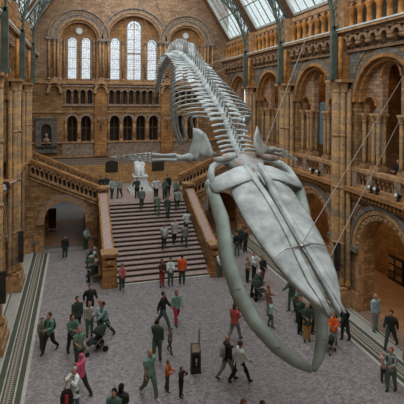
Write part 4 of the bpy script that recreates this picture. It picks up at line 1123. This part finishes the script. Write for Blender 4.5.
# ================================================================== PEOPLE
REM = []
def dirv(a, side=0.0):
    return Vector((math.sin(R(side)), -math.sin(R(a)) * math.cos(R(side)), -math.cos(R(a)) * math.cos(R(side))))
LEG = {'stand': ((3, -1), (-3, -3)), 'walk': ((25, 14), (-15, -42)), 'stride': ((32, 20), (-24, -38)), 'climb': ((50, -5), (-4, -14)), 'sit': ((86, 4), (84, -2)), 'wide': ((8, 2), (-10, -14)), 'crouch': ((70, -30), (60, -35))}
ARM = {'down': (4, 12, 7), 'fwd': (22, 95, 4), 'face': (48, 150, 10), 'swf': (28, 48, 5), 'swb': (-28, -10, 7), 'reach': (48, 70, 4), 'hip': (-14, 62, 22), 'hold': (12, 80, 2), 'point': (74, 84, 12)}
def person(label, px, py, face, h, top, legs, hair, lg='stand', arms=('down', 'down'), z=0.0, style='short', hem=.49, sleeve=1.0, skin='skin', group=None, lean=0, shoes=(.03, .03, .03), flip=False, pos=None, bare=False, skirt=None, headturn=0):
    p = pos if pos is not None else at_z(px, py, z)
    t = thing('person', label, 'person', (p[0], p[1], p[2] if pos is not None else z), R(face), group)
    H = h
    q = LEG[lg]; q = (q[1], q[0]) if flip else q
    hipz = .525; th = .245; shn = .245
    joints = []
    for i, e in enumerate((-1, 1)):
        hp = Vector((e * .052, 0, 0)); kn = hp + dirv(q[i][0], e * 2) * th; an = kn + dirv(q[i][1], e * 1) * shn
        joints.append((hp, kn, an))
    low = min(j[2].z for j in joints)
    root = Vector((0, 0, .036 - low))
    legsj = [tuple((v + root) for v in j) for j in joints]
    lean_m = Matrix.Rotation(R(lean), 3, 'X')
    def up(v): return lean_m @ Vector(v) + root          # torso coordinates measured from the hip centre
    S = lambda v: Vector(v) * H
    # arms
    armj = []
    for i, e in enumerate((-1, 1)):
        a, f, sd = ARM[arms[i]]
        sh = Vector((e * .103, 0, .292)); el = sh + dirv(a, e * sd) * .165; wr = el + dirv(f, e * (sd * .3 - (18 if f > 70 else 0))) * .145
        armj.append((up(sh), up(el), up(wr), (up(wr) - up(el)).normalized()))
    def tor(m, g, z0=0.0, z1=1.0):
        prof = [(-.055, .078, .052), (0, .088, .06), (.09, .076, .05), (.2, .09, .058), (.27, .096, .055), (.305, .075, .045), (.325, .035, .034)]
        pts, rr = [], []
        for z_, a, b in prof:
            if z_ < z0 - .001 or z_ > z1 + .001: continue
            pts.append(S(up((0, 0, z_)))); rr.append(((a + g) * H, (b + g) * H))
        m.tube(pts, rr, 14, flat=(1, 0, 0))
    # body, one continuous surface
    m = MB(); tor(m, 0)
    m.tube([S(up((0, 0, .3))), S(up((0, -.004, .35))), S(up((0, -.008, .38)))], [.036 * H, .03 * H, .03 * H], 10)
    ht = Matrix.Rotation(R(headturn), 3, 'Z')
    hc = Vector((0, -.014, .405))
    HP = lambda v: S(up(hc + ht @ Vector(v)))
    rot = (lean_m @ ht)
    m.ball(HP((0, .006, .012)), (.048 * H, .058 * H, .062 * H), 14, 10, rot)
    m.ball(HP((0, -.018, -.026)), (.038 * H, .040 * H, .040 * H), 12, 8, rot)
    m.ball(HP((0, -.055, -.006)), (.009 * H, .014 * H, .016 * H), 8, 6, rot)
    for e in (-1, 1): m.ball(HP((e * .050, .004, -.004)), (.007 * H, .012 * H, .018 * H), 6, 5, rot)
    for i, e in enumerate((-1, 1)):
        a, k_, n_ = legsj[i]; m.tube([S(a + Vector((0, 0, .01))), S(a.lerp(k_, .5)), S(k_), S(k_.lerp(n_, .35)), S(n_)], [r_ * H for r_ in (.052, .045, .032, .032, .021)], 10)
        s_, e_, w_, d_ = armj[i]; m.tube([S(s_), S(s_.lerp(e_, .5)), S(e_), S(e_.lerp(w_, .4)), S(w_), S(w_ + d_ * .03)], [r_ * H for r_ in (.031, .027, .021, .021, .015, .017)], 9)
    b = m.build('body', skin, t, True); REM.append((b, .017))
    hm = MB()                                                  # hands: palm, four fingers, thumb
    for i, e in enumerate((-1, 1)):
        s_, e_, w_, d_ = armj[i]
        side = Vector((e, 0, 0)); side = (side - d_ * side.dot(d_)).normalized(); nrm = d_.cross(side).normalized()
        pw = [w_ + d_ * .01, w_ + d_ * .055]
        hm.tube([S(pw[0]), S(w_ + d_ * .03), S(pw[1])], [(.012 * H, .016 * H), (.011 * H, .024 * H), (.009 * H, .023 * H)], 8, flat=side)
        bas = side; wd = nrm
        for f_, (o, ln) in enumerate(((-.017, .034), (-.006, .041), (.006, .038), (.017, .030))):
            a0 = w_ + d_ * .05 + wd * o; a1 = a0 + d_ * ln * .5 - bas * .006; a2 = a1 + d_ * ln * .4 - bas * .014
            hm.tube([S(a0), S(a1), S(a2)], [.0055 * H, .005 * H, .0042 * H], 5)
        a0 = w_ + d_ * .018 - wd * .016; hm.tube([S(a0), S(a0 + d_ * .018 - wd * .016 - bas * .005), S(a0 + d_ * .036 - wd * .02 - bas * .012)], [.0065 * H, .006 * H, .005 * H], 5)
    REM[-1] = (b, .017, hm)
    # eyes and mouth
    for e in (-1, 1):
        m = MB(); m.ball(HP((e * .018, -.052, .004)), (.006 * H, .004 * H, .004 * H), 6, 4, rot); m.build('eye', 'black', t)
    m = MB(); m.ball(HP((0, -.058, -.03)), (.012 * H, .004 * H, .0035 * H), 6, 4, rot); m.build('mouth', cloth((.33, .12, .10)), t)
    # clothes
    m = MB()
    if not bare:
        tor(m, .022, -.06, .33)
        if hem < .47:
            m.tube([S(up((0, 0, .02))), S(root + Vector((0, 0, hem - .525 + .02)))], [(.108 * H, .082 * H), (.125 * H, .10 * H)], 14, flat=(1, 0, 0))
        for i in (0, 1):
            s_, e_, w_, d_ = armj[i]
            if sleeve > .6: m.tube([S(s_), S(s_.lerp(e_, .5)), S(e_), S(e_.lerp(w_, .5)), S(e_.lerp(w_, .96))], [r_ * H for r_ in (.052, .048, .042, .038, .032)], 9)
            else: m.tube([S(s_), S(s_.lerp(e_, .4)), S(s_.lerp(e_, .7))], [r_ * H for r_ in (.052, .050, .048)], 9)
        o = m.build('coat' if hem < .44 else ('jacket' if sleeve > .6 else 'shirt'), cloth(top), t, True); REM.append((o, .02))
    m = MB(); tor(m, .014, -.06, .03)
    for i in (0, 1):
        a, k_, n_ = legsj[i]; m.tube([S(a + Vector((0, 0, .02))), S(a.lerp(k_, .5)), S(k_), S(k_.lerp(n_, .4)), S(n_ + (k_ - n_) * .03)], [r_ * H for r_ in (.070, .060, .048, .044, .036)], 10)
    o = m.build('trousers', cloth(legs), t, True); REM.append((o, .02))
    for i in (0, 1):
        a, k_, n_ = legsj[i]
        fd = Vector((0, -1, 0)); pitch = 0 if abs(n_.z - .036) < .02 else -.6 if q[i][1] < -20 else 0
        fd = Vector((0, -1, pitch)).normalized()
        m = MB(); m.tube([S(n_ - fd * .028 + Vector((0, 0, -.016))), S(n_ + Vector((0, 0, -.012))), S(n_ + fd * .05 + Vector((0, 0, -.020))), S(n_ + fd * .095 + Vector((0, 0, -.024)))], [(.022 * H, .018 * H), (.026 * H, .022 * H), (.026 * H, .016 * H), (.015 * H, .010 * H)], 8, flat=(1, 0, 0))
        m.build('shoe', cloth(shoes), t, True)
    # hair
    if style != 'bald':
        m = MB(); m.ball(HP((0, .016, .024)), (.055 * H, .060 * H, .058 * H), 12, 8, rot)
        if style == 'long':
            m.tube([HP((0, .03, .02)), HP((0, .045, -.04)), HP((0, .045, -.10))], [(.05 * H, .04 * H), (.052 * H, .03 * H), (.04 * H, .018 * H)], 10, flat=(1, 0, 0))
        if style == 'bun': m.ball(HP((0, .065, .045)), .024 * H, 8, 6)
        if style == 'pony': m.tube([HP((0, .06, .03)), HP((0, .085, 0)), HP((0, .075, -.07))], [.015 * H, .018 * H, .008 * H], 8)
        if style == 'cap': m.tube([HP((0, -.03, .03)), HP((0, -.085, .022))], [(.04 * H, .008 * H), (.03 * H, .005 * H)], 8, flat=(1, 0, 0))
        m.build('cap' if style == 'cap' else 'hair', cloth(hair), t, True)
    else:
        m = MB(); m.ball(HP((0, .03, -.006)), (.047 * H, .036 * H, .034 * H), 10, 6, rot); m.build('hair', cloth(hair), t, True)
    t['_h'] = H
    info = dict(p=t.location.copy(), rz=R(face), H=H, root=root, lean=lean)
    del t['_h']
    return info
def backpack(inf, col, label, strapcol=(.02, .02, .02), big=1.0):
    H = inf['H']; t = thing('backpack', label, 'backpack', inf['p'], inf['rz'])
    lean_m = Matrix.Rotation(R(inf['lean']), 3, 'X'); U = lambda x, y, z: (lean_m @ Vector((x, y, z)) + inf['root']) * H
    m = MB(); m.tube([U(0, .105, .03), U(0, .11, .07), U(0, .115, .17), U(0, .10, .26), U(0, .09, .285)], [(.06 * H * big, .03 * H), (.08 * H * big, .048 * H), (.08 * H * big, .05 * H), (.07 * H * big, .04 * H), (.04 * H, .02 * H)], 12, flat=(1, 0, 0)); m.build('bag_body', cloth(col), t, True)
    m = MB(); m.tube([U(0, .155, .05), U(0, .165, .1), U(0, .158, .15)], [(.05 * H, .02 * H), (.058 * H, .025 * H), (.045 * H, .012 * H)], 10, flat=(1, 0, 0)); m.build('pocket', cloth(col), t, True)
    for e in (-1, 1):
        m = MB(); m.tube([U(e * .06, .07, .27), U(e * .065, .0, .318), U(e * .066, -.068, .27), U(e * .075, -.07, .15), U(e * .085, .0, .06), U(e * .06, .08, .05)], [(.018 * H, .006 * H)] * 6, 6, flat=(1, 0, 0)); m.build('strap', cloth(strapcol), t)
    return t
def stroller(px, py, rz, col, hood, label, z=0):
    p = at_z(px, py, z); t = thing('stroller', label, 'stroller', p, R(rz))
    m = MB()
    m.tube([(0, .1, .28), (0, .18, .42), (0, -.15, .48), (0, -.35, .36)], [(.2, .05), (.22, .1), (.22, .09), (.16, .04)], 12, flat=(1, 0, 0)); m.tube([(0, .18, .4), (0, .34, .72), (0, .38, .86)], [(.22, .05), (.21, .05), (.17, .03)], 10, flat=(1, 0, 0)); m.build('seat', cloth(col), t, True)
    m = MB(); b = 0; n = 7; k2 = 10
    for i in range(n + 1):
        a = R(20 + 105 * i / n)
        for j in range(k2 + 1):
            th = PI * j / k2; m.v.append((.25 * math.cos(th), .28 - .40 * math.sin(th) * math.cos(a), .68 + .40 * math.sin(th) * math.sin(a)))
    for i in range(n):
        for j in range(k2): a0 = i * (k2 + 1) + j; m.f.append((a0, a0 + 1, a0 + k2 + 2, a0 + k2 + 1))
    o = m.build('hood', cloth(hood), t, True); so = o.modifiers.new('thick', 'SOLIDIFY'); so.thickness = .02
    m = MB()
    for e in (-1, 1):
        m.tube([(e * .25, -.42, .12), (e * .25, .0, .42), (e * .25, .45, .82), (e * .25, .62, 1.02)], .016, 6); m.tube([(e * .25, .38, .12), (e * .25, .05, .45)], .016, 6)
    m.tube([(-.25, .62, 1.02), (.25, .62, 1.02)], .02, 8); m.tube([(-.25, .38, .14), (.25, .38, .14)], .014, 6); m.tube([(-.25, -.42, .14), (.25, -.42, .14)], .014, 6); m.build('frame', 'steel', t)
    m = MB(); m.box((-.2, .0, .2), (.2, .35, .23)); m.box((-.2, .0, .2), (.2, .02, .34)); m.build('basket', 'black', t)
    for e in (-1, 1):
        for yy, r_ in ((.38, .13), (-.42, .10)):
            w_ = MB(); w_.lathe([(r_ * .8, -.02), (r_, -.015), (r_, .015), (r_ * .8, .02)], (0, 0, 0), 14)
            mt = Matrix.Translation((e * .28, yy, r_)) @ Matrix.Rotation(R(90), 4, 'Y'); m = MB(); m.add(w_, mt); m.build('wheel', 'black', t, True)
    return t
DK = (.022, .028, .024); DG = (.045, .075, .055); GR = (.085, .15, .115); TE = (.22, .38, .33); WH = (.72, .80, .78); GY = (.22, .25, .24); BR = (.16, .08, .04)
RD = (.42, .05, .04); OR = (.80, .13, .03); SAL = (.55, .12, .09); PK = (.62, .09, .17); HB = (.045, .022, .012); HK = (.012, .01, .009); HG = (.42, .38, .34); TR = (.08, .13, .10); BN = (.32, .12, .06)
# ---- open floor, far to near
person('person in a dark jacket standing alone in front of the left archway', 65, 259, 10, 1.62, DK, DG, HB, arms=('down', 'down'), shoes=(.6, .6, .6), hem=.46)
person('child in red and white top at the foot of the left newel', 122, 291, 5, 1.55, (.45, .14, .13), DG, HB, 'wide', ('fwd', 'fwd'), shoes=(.5, .5, .5))
person('person with red trousers standing at the bottom step, left of the pale one', 162, 287, 20, 1.62, (.10, .045, .035), (.35, .07, .05), HB, arms=('hold', 'down'), style='long')
person('person in a pale top and green trousers between red trousers and orange jacket', 170.5, 285, -10, 1.6, WH, GR, HB, arms=('fwd', 'fwd'))
person('person in a bright orange jacket standing at the bottom of the stairs', 182, 284, 160, 1.75, OR, DG, HB, arms=('down', 'down'), hem=.46)
a = person('man with a dark waistcoat and pale sleeves striding right below the stairs', 163, 327, 60, 1.78, DK, TR, HB, 'stride', ('swb', 'swf'), hem=.47)
person('woman in a green jacket and bright red trousers walking towards the camera', 176.5, 323, 5, 1.66, TE, (.50, .05, .06), (.30, .13, .07), 'walk', ('down', 'swf'), style='long', hem=.45)
person('adult in dark green clothes left of the small child in mid floor', 157, 361, 150, 1.75, DG, TR, HB, 'wide', ('down', 'hold'), style='cap')
person('small child in green and white beside the adult in dark green', 170, 352, 30, 1.05, (.16, .16, .11), TR, BR, 'walk', ('swf', 'swb'), style='long')
man = person('man in green T-shirt and green trousers walking near the bottom', 149.5, 397, 25, 1.83, (.19, .32, .26), (.12, .18, .13), (.25, .17, .12), 'walk', ('down', 'swb'), sleeve=.4, style='bald', shoes=(.6, .6, .58), flip=True)
person('child in an orange top holding something, brown shoes', 167.5, 391, 55, 1.15, (.60, .15, .04), DG, BR, 'wide', ('fwd', 'fwd'), shoes=(.30, .06, .03))
person('child in black holding both hands to the face', 181, 396, 40, 1.08, (.02, .02, .022), DK, BR, arms=('face', 'face'), style='long')
person('person in a salmon red jacket and grey trousers walking by the whale jaw', 234.5, 340, 120, 1.72, SAL, (.20, .25, .24), (.12, .05, .03), 'walk', ('hold', 'down'), style='long', hem=.46)
a = person('person with dark backpack walking away under the whale jaw', 237, 315, 165, 1.7, WH, DG, HK, 'wide', ('down', 'down'))
backpack(a, (.02, .035, .028), 'dark green backpack worn by the person beside the whale jaw')
a = person('bald man with grey backpack half behind the woman in white', 227, 379, 100, 1.75, DK, GY, (.3, .2, .14), 'walk', ('down', 'fwd'), style='bald')
backpack(a, (.30, .32, .30), 'grey backpack worn by the bald man in dark top')
person('woman in long white coat with dark legs striding right', 240, 382, 95, 1.68, (.78, .90, .86), DK, (.12, .05, .03), 'stride', ('swf', 'swb'), style='bun', hem=.36)
person('person at bottom edge with only light brown hair showing, left of the pair', 243, 455, 10, 1.72, (.1, .05, .04), DK, (.18, .07, .04), arms=('hold', 'down'), style='long')
person('person at bottom edge with dark brown hair, right of the pair', 262, 457, 10, 1.72, (.03, .03, .03), DK, (.08, .035, .02), arms=('down', 'down'))
person('dark haired person in green at the bottom edge left of the kiosk', 114, 441, -20, 1.68, GR, DK, HK, arms=('hold', 'fwd'), style='long')
person('person in black close behind the dark haired one at the bottom edge', 121, 436, 150, 1.7, DK, DK, HK, arms=('hold', 'down'), style='long')
a = person('woman in white top just right of the right newel', 220, 277, 5, 1.6, WH, GR, BR, arms=('fwd', 'hip'))
# behind the whale jaw
person('person with brown hair in pale top in the group near the right floor band', 247.5, 282, 30, 1.5, (.35, .25, .2), DK, (.3, .12, .06), arms=('hold', 'down'), style='long')
person('person in white shirt in the group near the right floor band', 254, 279, 20, 1.65, WH, DK, (.2, .09, .05), arms=('fwd', 'down'))
person('dark dressed person with brown bag standing close to the right floor band', 262.5, 284, 15, 1.7, (.03, .025, .025), BR, (.25, .07, .04), 'wide', ('hold', 'down'))
a = person('person in dark green bending over with a pale hat', 254, 297, 110, 1.55, DG, DK, (.7, .72, .68), 'wide', ('reach', 'reach'), lean=38, style='short')
stroller(261, 299, 85, (.05, .06, .05), (.035, .045, .04), 'small dark stroller pushed along beside the whale jaw')
person('person in a brown top in front of the stroller by the jaw', 268, 315, 60, 1.5, (.30, .11, .06), GY, (.2, .07, .04), arms=('down', 'fwd'))
person('child in pale teal shirt partly behind the whale jaw', 271, 327, 70, 1.3, (.40, .60, .60), GR, BR, 'wide', ('down', 'swf'))
# under the snout
person('person in dark green reaching left above the group under the snout', 291.5, 311, -70, 1.7, DG, GR, HB, 'wide', ('reach', 'down'))
person('person in green and black at the left of the group under the snout', 300, 333, 20, 1.7, DG, DK, (.35, .10, .05), arms=('hold', 'fwd'), style='long')
person('person with mustard yellow trousers in the group under the snout', 307, 341, -15, 1.75, (.05, .07, .05), (.45, .24, .05), (.3, .12, .08), arms=('fwd', 'hold'), hem=.42)
person('dark dressed person at the right of the group under the snout', 312.5, 333, 30, 1.7, DK, DK, HB, arms=('down', 'down'))
person('person in green half hidden behind the whale snout', 298, 322, 200, 1.68, GR, DK, HB, arms=('down', 'hold'))
person('child in bright orange jacket beneath the tip of the whale snout', 333.5, 346, -40, 1.5, OR, GY, (.3, .1, .05), 'wide', ('fwd', 'fwd'), hem=.45)
a = person('person in dark clothes leaning over the child in orange', 345, 340, -80, 1.72, DK, (.03, .035, .03), (.2, .05, .04), 'wide', ('reach', 'reach'), lean=24)
backpack(a, (.02, .025, .025), 'black backpack worn by the person leaning over the child in orange')
sx_ = stroller(329, 352, -60, (.10, .09, .08), (.03, .035, .03), 'low dark stroller beside the child in orange'); sx_.scale = (.62, .62, .62)
person('grey haired man in pale blue shirt and waistcoat on the right aisle floor', 375, 331, 10, 1.78, (.34, .48, .52), (.26, .28, .25), (.5, .45, .4), arms=('down', 'down'), hem=.47, style='bald')
person('person in dark jacket walking on the right aisle floor', 391, 347, -60, 1.72, DK, DG, HB, 'stride', ('swf', 'swb'))
a = person('parent with red hair at the lower right, turned away towards the aisle', 391, 391, -60, 1.65, (.24, .28, .26), GR, (.32, .08, .04), 'wide', ('hold', 'fwd'), shoes=(.02, .02, .02))
backpack(a, (.02, .03, .028), 'black backpack worn by the red haired parent at lower right')
person('child in pink held against the parent at lower right', 384, 383, 120, 1.2, (.58, .28, .30), DG, (.55, .25, .15), arms=('fwd', 'reach'), shoes=(.35, .06, .06))
# ---- left group
a = person('man in teal jacket with rucksack on the left of the floor', 49.5, 352, -40, 1.75, (.12, .24, .19), DK, HB, 'walk', ('down', 'fwd'))
backpack(a, (.03, .08, .06), 'green and black rucksack worn by the man in teal at the left')
person('child beside the man in teal on the left', 42, 346, 15, 1.3, (.20, .22, .18), DG, BR, 'walk', ('down', 'hold'), style='short')
person('tall person in dark coat with pale stripes at the back of the left group', 90, 320, 10, 1.78, (.025, .028, .026), DK, HB, arms=('hip', 'hip'), hem=.42)
person('man in dark green jacket left of the striped coat', 77, 334, 25, 1.75, (.045, .065, .05), DK, HB, arms=('down', 'down'), hem=.45)
person('person in a pale waistcoat in the middle of the left group', 89.5, 336, 0, 1.6, (.38, .36, .30), GR, (.3, .15, .1), arms=('down', 'fwd'))
person('woman with long dark hair in green in the left group beside the pram', 72, 353, 30, 1.68, (.10, .17, .13), DK, HB, 'wide', ('fwd', 'reach'), style='long', flip=True)
person('person in teal jacket leaning back as they walk beside the pram', 105, 336, -70, 1.7, (.20, .36, .34), (.035, .06, .045), HB, 'stride', ('reach', 'reach'), lean=8)
person('red haired person holding the pram hood behind the person in teal', 100, 335, 40, 1.6, (.35, .45, .42), GR, (.35, .12, .06), arms=('fwd', 'fwd'))
stroller(95, 351, -75, (.03, .04, .035), (.03, .045, .035), 'large dark pram in the left group')
person('man in green T-shirt standing below the pram', 79, 369, 20, 1.72, (.15, .25, .19), DG, (.28, .16, .1), arms=('hold', 'hold'), sleeve=.4)
person('person in bright pink top close behind the grey haired photographer', 81, 395, -130, 1.62, (.68, .10, .20), DK, (.62, .10, .18), 'stride', ('fwd', 'down'), flip=True)
person('grey haired woman in white coat lifting a camera at the lower left', 74.5, 414, -45, 1.64, (.80, .88, .84), GR, HG, arms=('face', 'face'), hem=.36)
t = thing('shoulder_bag', 'dark red and black bag hanging beside the grey haired woman', 'bag', at_z(66.5, 420, 0))
m = MB(); m.tube([(0, 0, .45), (0, 0, .55), (0, 0, .8), (0, 0, 1.0), (0, 0, 1.05)], [(.12, .07), (.2, .1), (.22, .1), (.16, .08), (.08, .04)], 12, flat=(1, 0, 0)); m.build('bag_body', cloth((.025, .02, .02)), t, True)
m = MB(); m.box((-.05, -.13, .55), (.06, -.08, .92)); m.build('red_panel', cloth((.45, .06, .05)), t)
m = MB(); m.tube([(-.1, 0, 1.0), (.05, .05, 1.35), (.25, .1, 1.42)], .015, 6); m.tube([(.1, 0, 1.0), (.2, .05, 1.3), (.25, .1, 1.42)], .015, 6); m.build('strap', 'black', t)
# ---- on the benches
for (y_, c1, c2, hr, lb) in ((27.1, DK, DK, HG, 'seated person in black on the nearest bench by the left newel'), (27.9, GR, DK, HB, 'seated person in green on the nearest bench, further from the newel'), (29.4, (.5, .6, .58), GR, HG, 'seated person in a pale top on the further bench'), (30.3, DG, DK, HB, 'seated person in dark green on the further bench')):
    person(lb, 0, 0, -90, 1.68, c1, c2, hr, 'sit', ('hold', 'fwd'), pos=(-4.0, y_, .0), style='short')
person('person in pale green standing beyond the benches by the left archway', 86, 249, 30, 1.6, (.28, .42, .38), DG, HK, arms=('fwd', 'hold'))
# ---- on the stairs and the landing
def on_stairs(px, py):
    z = 1.5
    for _ in range(40):
        p = at_z(px, py, z); zz = max(0, min(ZL, (p.y - Y0S) / (Y1S - Y0S) * ZL)); z += (zz - z) * .5
    p = at_z(px, py, z); i = min(NS - 1, max(0, math.floor((p.y - Y0S) / ((Y1S - Y0S) / NS))))
    return (p.x, Y0S + (i + .5) * (Y1S - Y0S) / NS, (i + 1) * ZL / NS)
a = person('person in pale top with a bag climbing the middle of the stairs', 0, 0, 175, 1.68, (.45, .50, .46), DK, (.2, .16, .12), 'climb', ('down', 'hold'), pos=on_stairs(164, 250))
backpack(a, (.45, .46, .42), 'pale rucksack worn by the climber on the left of the middle stairs')
person('person in a pale grey coat climbing the middle of the stairs', 0, 0, 180, 1.7, (.50, .50, .50), DK, (.35, .32, .3), 'climb', ('down', 'swf'), pos=on_stairs(175, 246), hem=.42)
person('person in grey green behind the pale coat on the right of the stairs', 0, 0, 185, 1.62, GY, DG, HB, 'climb', ('down', 'swf'), pos=on_stairs(185, 250), flip=True)
person('person in a white top high on the right of the stairs', 0, 0, 180, 1.65, (.62, .72, .70), DG, HK, 'climb', ('swf', 'hip'), pos=on_stairs(187, 236))
person('person in grey green climbing the upper stairs near the centre', 0, 0, 180, 1.62, (.20, .26, .22), GR, HB, 'climb', ('down', 'swf'), pos=on_stairs(157, 216), flip=True)
person('person in grey on the top steps below the statue', 0, 0, 180, 1.65, (.18, .22, .19), DG, HB, 'climb', ('down', 'down'), pos=on_stairs(142, 211))
person('person in dark green coming down the upper stairs', 0, 0, 0, 1.68, (.06, .09, .07), DG, HK, 'climb', ('down', 'down'), pos=on_stairs(167, 219))
person('person in pale green on the upper right steps by the parapet', 0, 0, 170, 1.66, (.26, .36, .32), DG, HK, 'climb', ('down', 'swf'), pos=on_stairs(177, 211))
person('person in black standing directly in front of the white statue', 137, 198.5, 0, 1.68, DG, DK, HB, 'wide', ('hip', 'hold'), z=ZL)
person('person in a white top on the landing right of the statue', 156, 199, 5, 1.72, (.60, .68, .66), DK, BR, 'wide', ('hip', 'hip'), z=ZL)
person('person in black at the back of the landing near the square plaque', 168, 196, 10, 1.75, DK, DK, HK, arms=('down', 'down'), z=ZL, hem=.44)
person('person in green beside the person in black on the right of the landing', 164.5, 199, 20, 1.62, GR, DG, HB, arms=('down', 'fwd'), z=ZL)
person('person in grey green at the right end of the landing', 176, 201, -20, 1.65, (.16, .22, .18), DG, HK, arms=('fwd', 'down'), z=ZL)
person('person in pale teal on the left of the landing beside the newel', 112, 198.5, 30, 1.6, (.30, .44, .40), DG, HB, 'wide', ('hip', 'fwd'), z=ZL)
person('person in green and white further right on the left landing', 119.5, 198, -20, 1.65, (.28, .33, .30), DG, (.2, .14, .1), 'walk', ('fwd', 'down'), z=ZL)
person('dark haired person behind the left top newel', 101, 196, 20, 1.62, DK, DG, HK, arms=('hold', 'down'), z=ZL)
person('dark haired person looking over the left top newel', 106.5, 195, -10, 1.62, (.04, .05, .045), DG, HK, arms=('hold', 'down'), z=ZL)
# ---- crowd beyond the right flight
for (px, py, c1, c2, hr, lb) in ((205, 247, (.30, .07, .04), DK, HB, 'person in rusty red inside the right archway, nearest the parapet'), (209.5, 251, DK, DG, HK, 'person in black inside the right archway'), (214, 256, (.40, .04, .07), DK, HK, 'person in crimson at the right archway against the whale jaw'),
                                 (240, 249, DG, DK, (.3, .12, .06), 'person in dark green right of the whale jaw by the far arches'), (245, 252, (.035, .04, .03), DK, HB, 'person in black right of the whale jaw at the end of the floor band'), (237, 256, DK, GR, HB, 'person in black just behind the right edge of the jaw bone')):
    person(lb, px, py, random.uniform(-40, 40), 1.68, c1, c2, hr, arms=('down', 'hold'))
# gallery
person('dark silhouetted person leaning at the right gallery balustrade', 0, 0, -90, 1.75, (.012, .012, .014), (.015, .015, .018), HK, arms=('fwd', 'fwd'), pos=(9.75, at_x(399, 165, 9.75).y, 6.42))
person('person in pink standing back in the right gallery beside a column', 0, 0, -60, 1.6, (.55, .36, .34), GY, BR, arms=('fwd', 'hold'), pos=(10.3, at_x(371, 165, 10.3).y, 6.42))

# ---- weld every body and garment into one smooth continuous surface
for it in REM:
    o, vx = it[0], it[1]
    r_ = o.modifiers.new('weld', 'REMESH'); r_.mode = 'VOXEL'; r_.voxel_size = vx; r_.use_smooth_shade = True
    sm = o.modifiers.new('soften', 'SMOOTH'); sm.factor = .5; sm.iterations = 3
bpy.context.view_layer.update()
dg = bpy.context.evaluated_depsgraph_get()
for it in REM:
    o = it[0]; me = bpy.data.meshes.new_from_object(o.evaluated_get(dg))
    if len(it) > 2:
        bm = bmesh.new(); bm.from_mesh(me); hme = it[2].mesh('hands', True); bm.from_mesh(hme); bm.to_mesh(me); bm.free()
    mats = list(o.data.materials); o.modifiers.clear(); o.data = me
    me.materials.clear()
    for mt in mats: me.materials.append(mt)
    for p in me.polygons: p.use_smooth = True
bpy.context.view_layer.update()
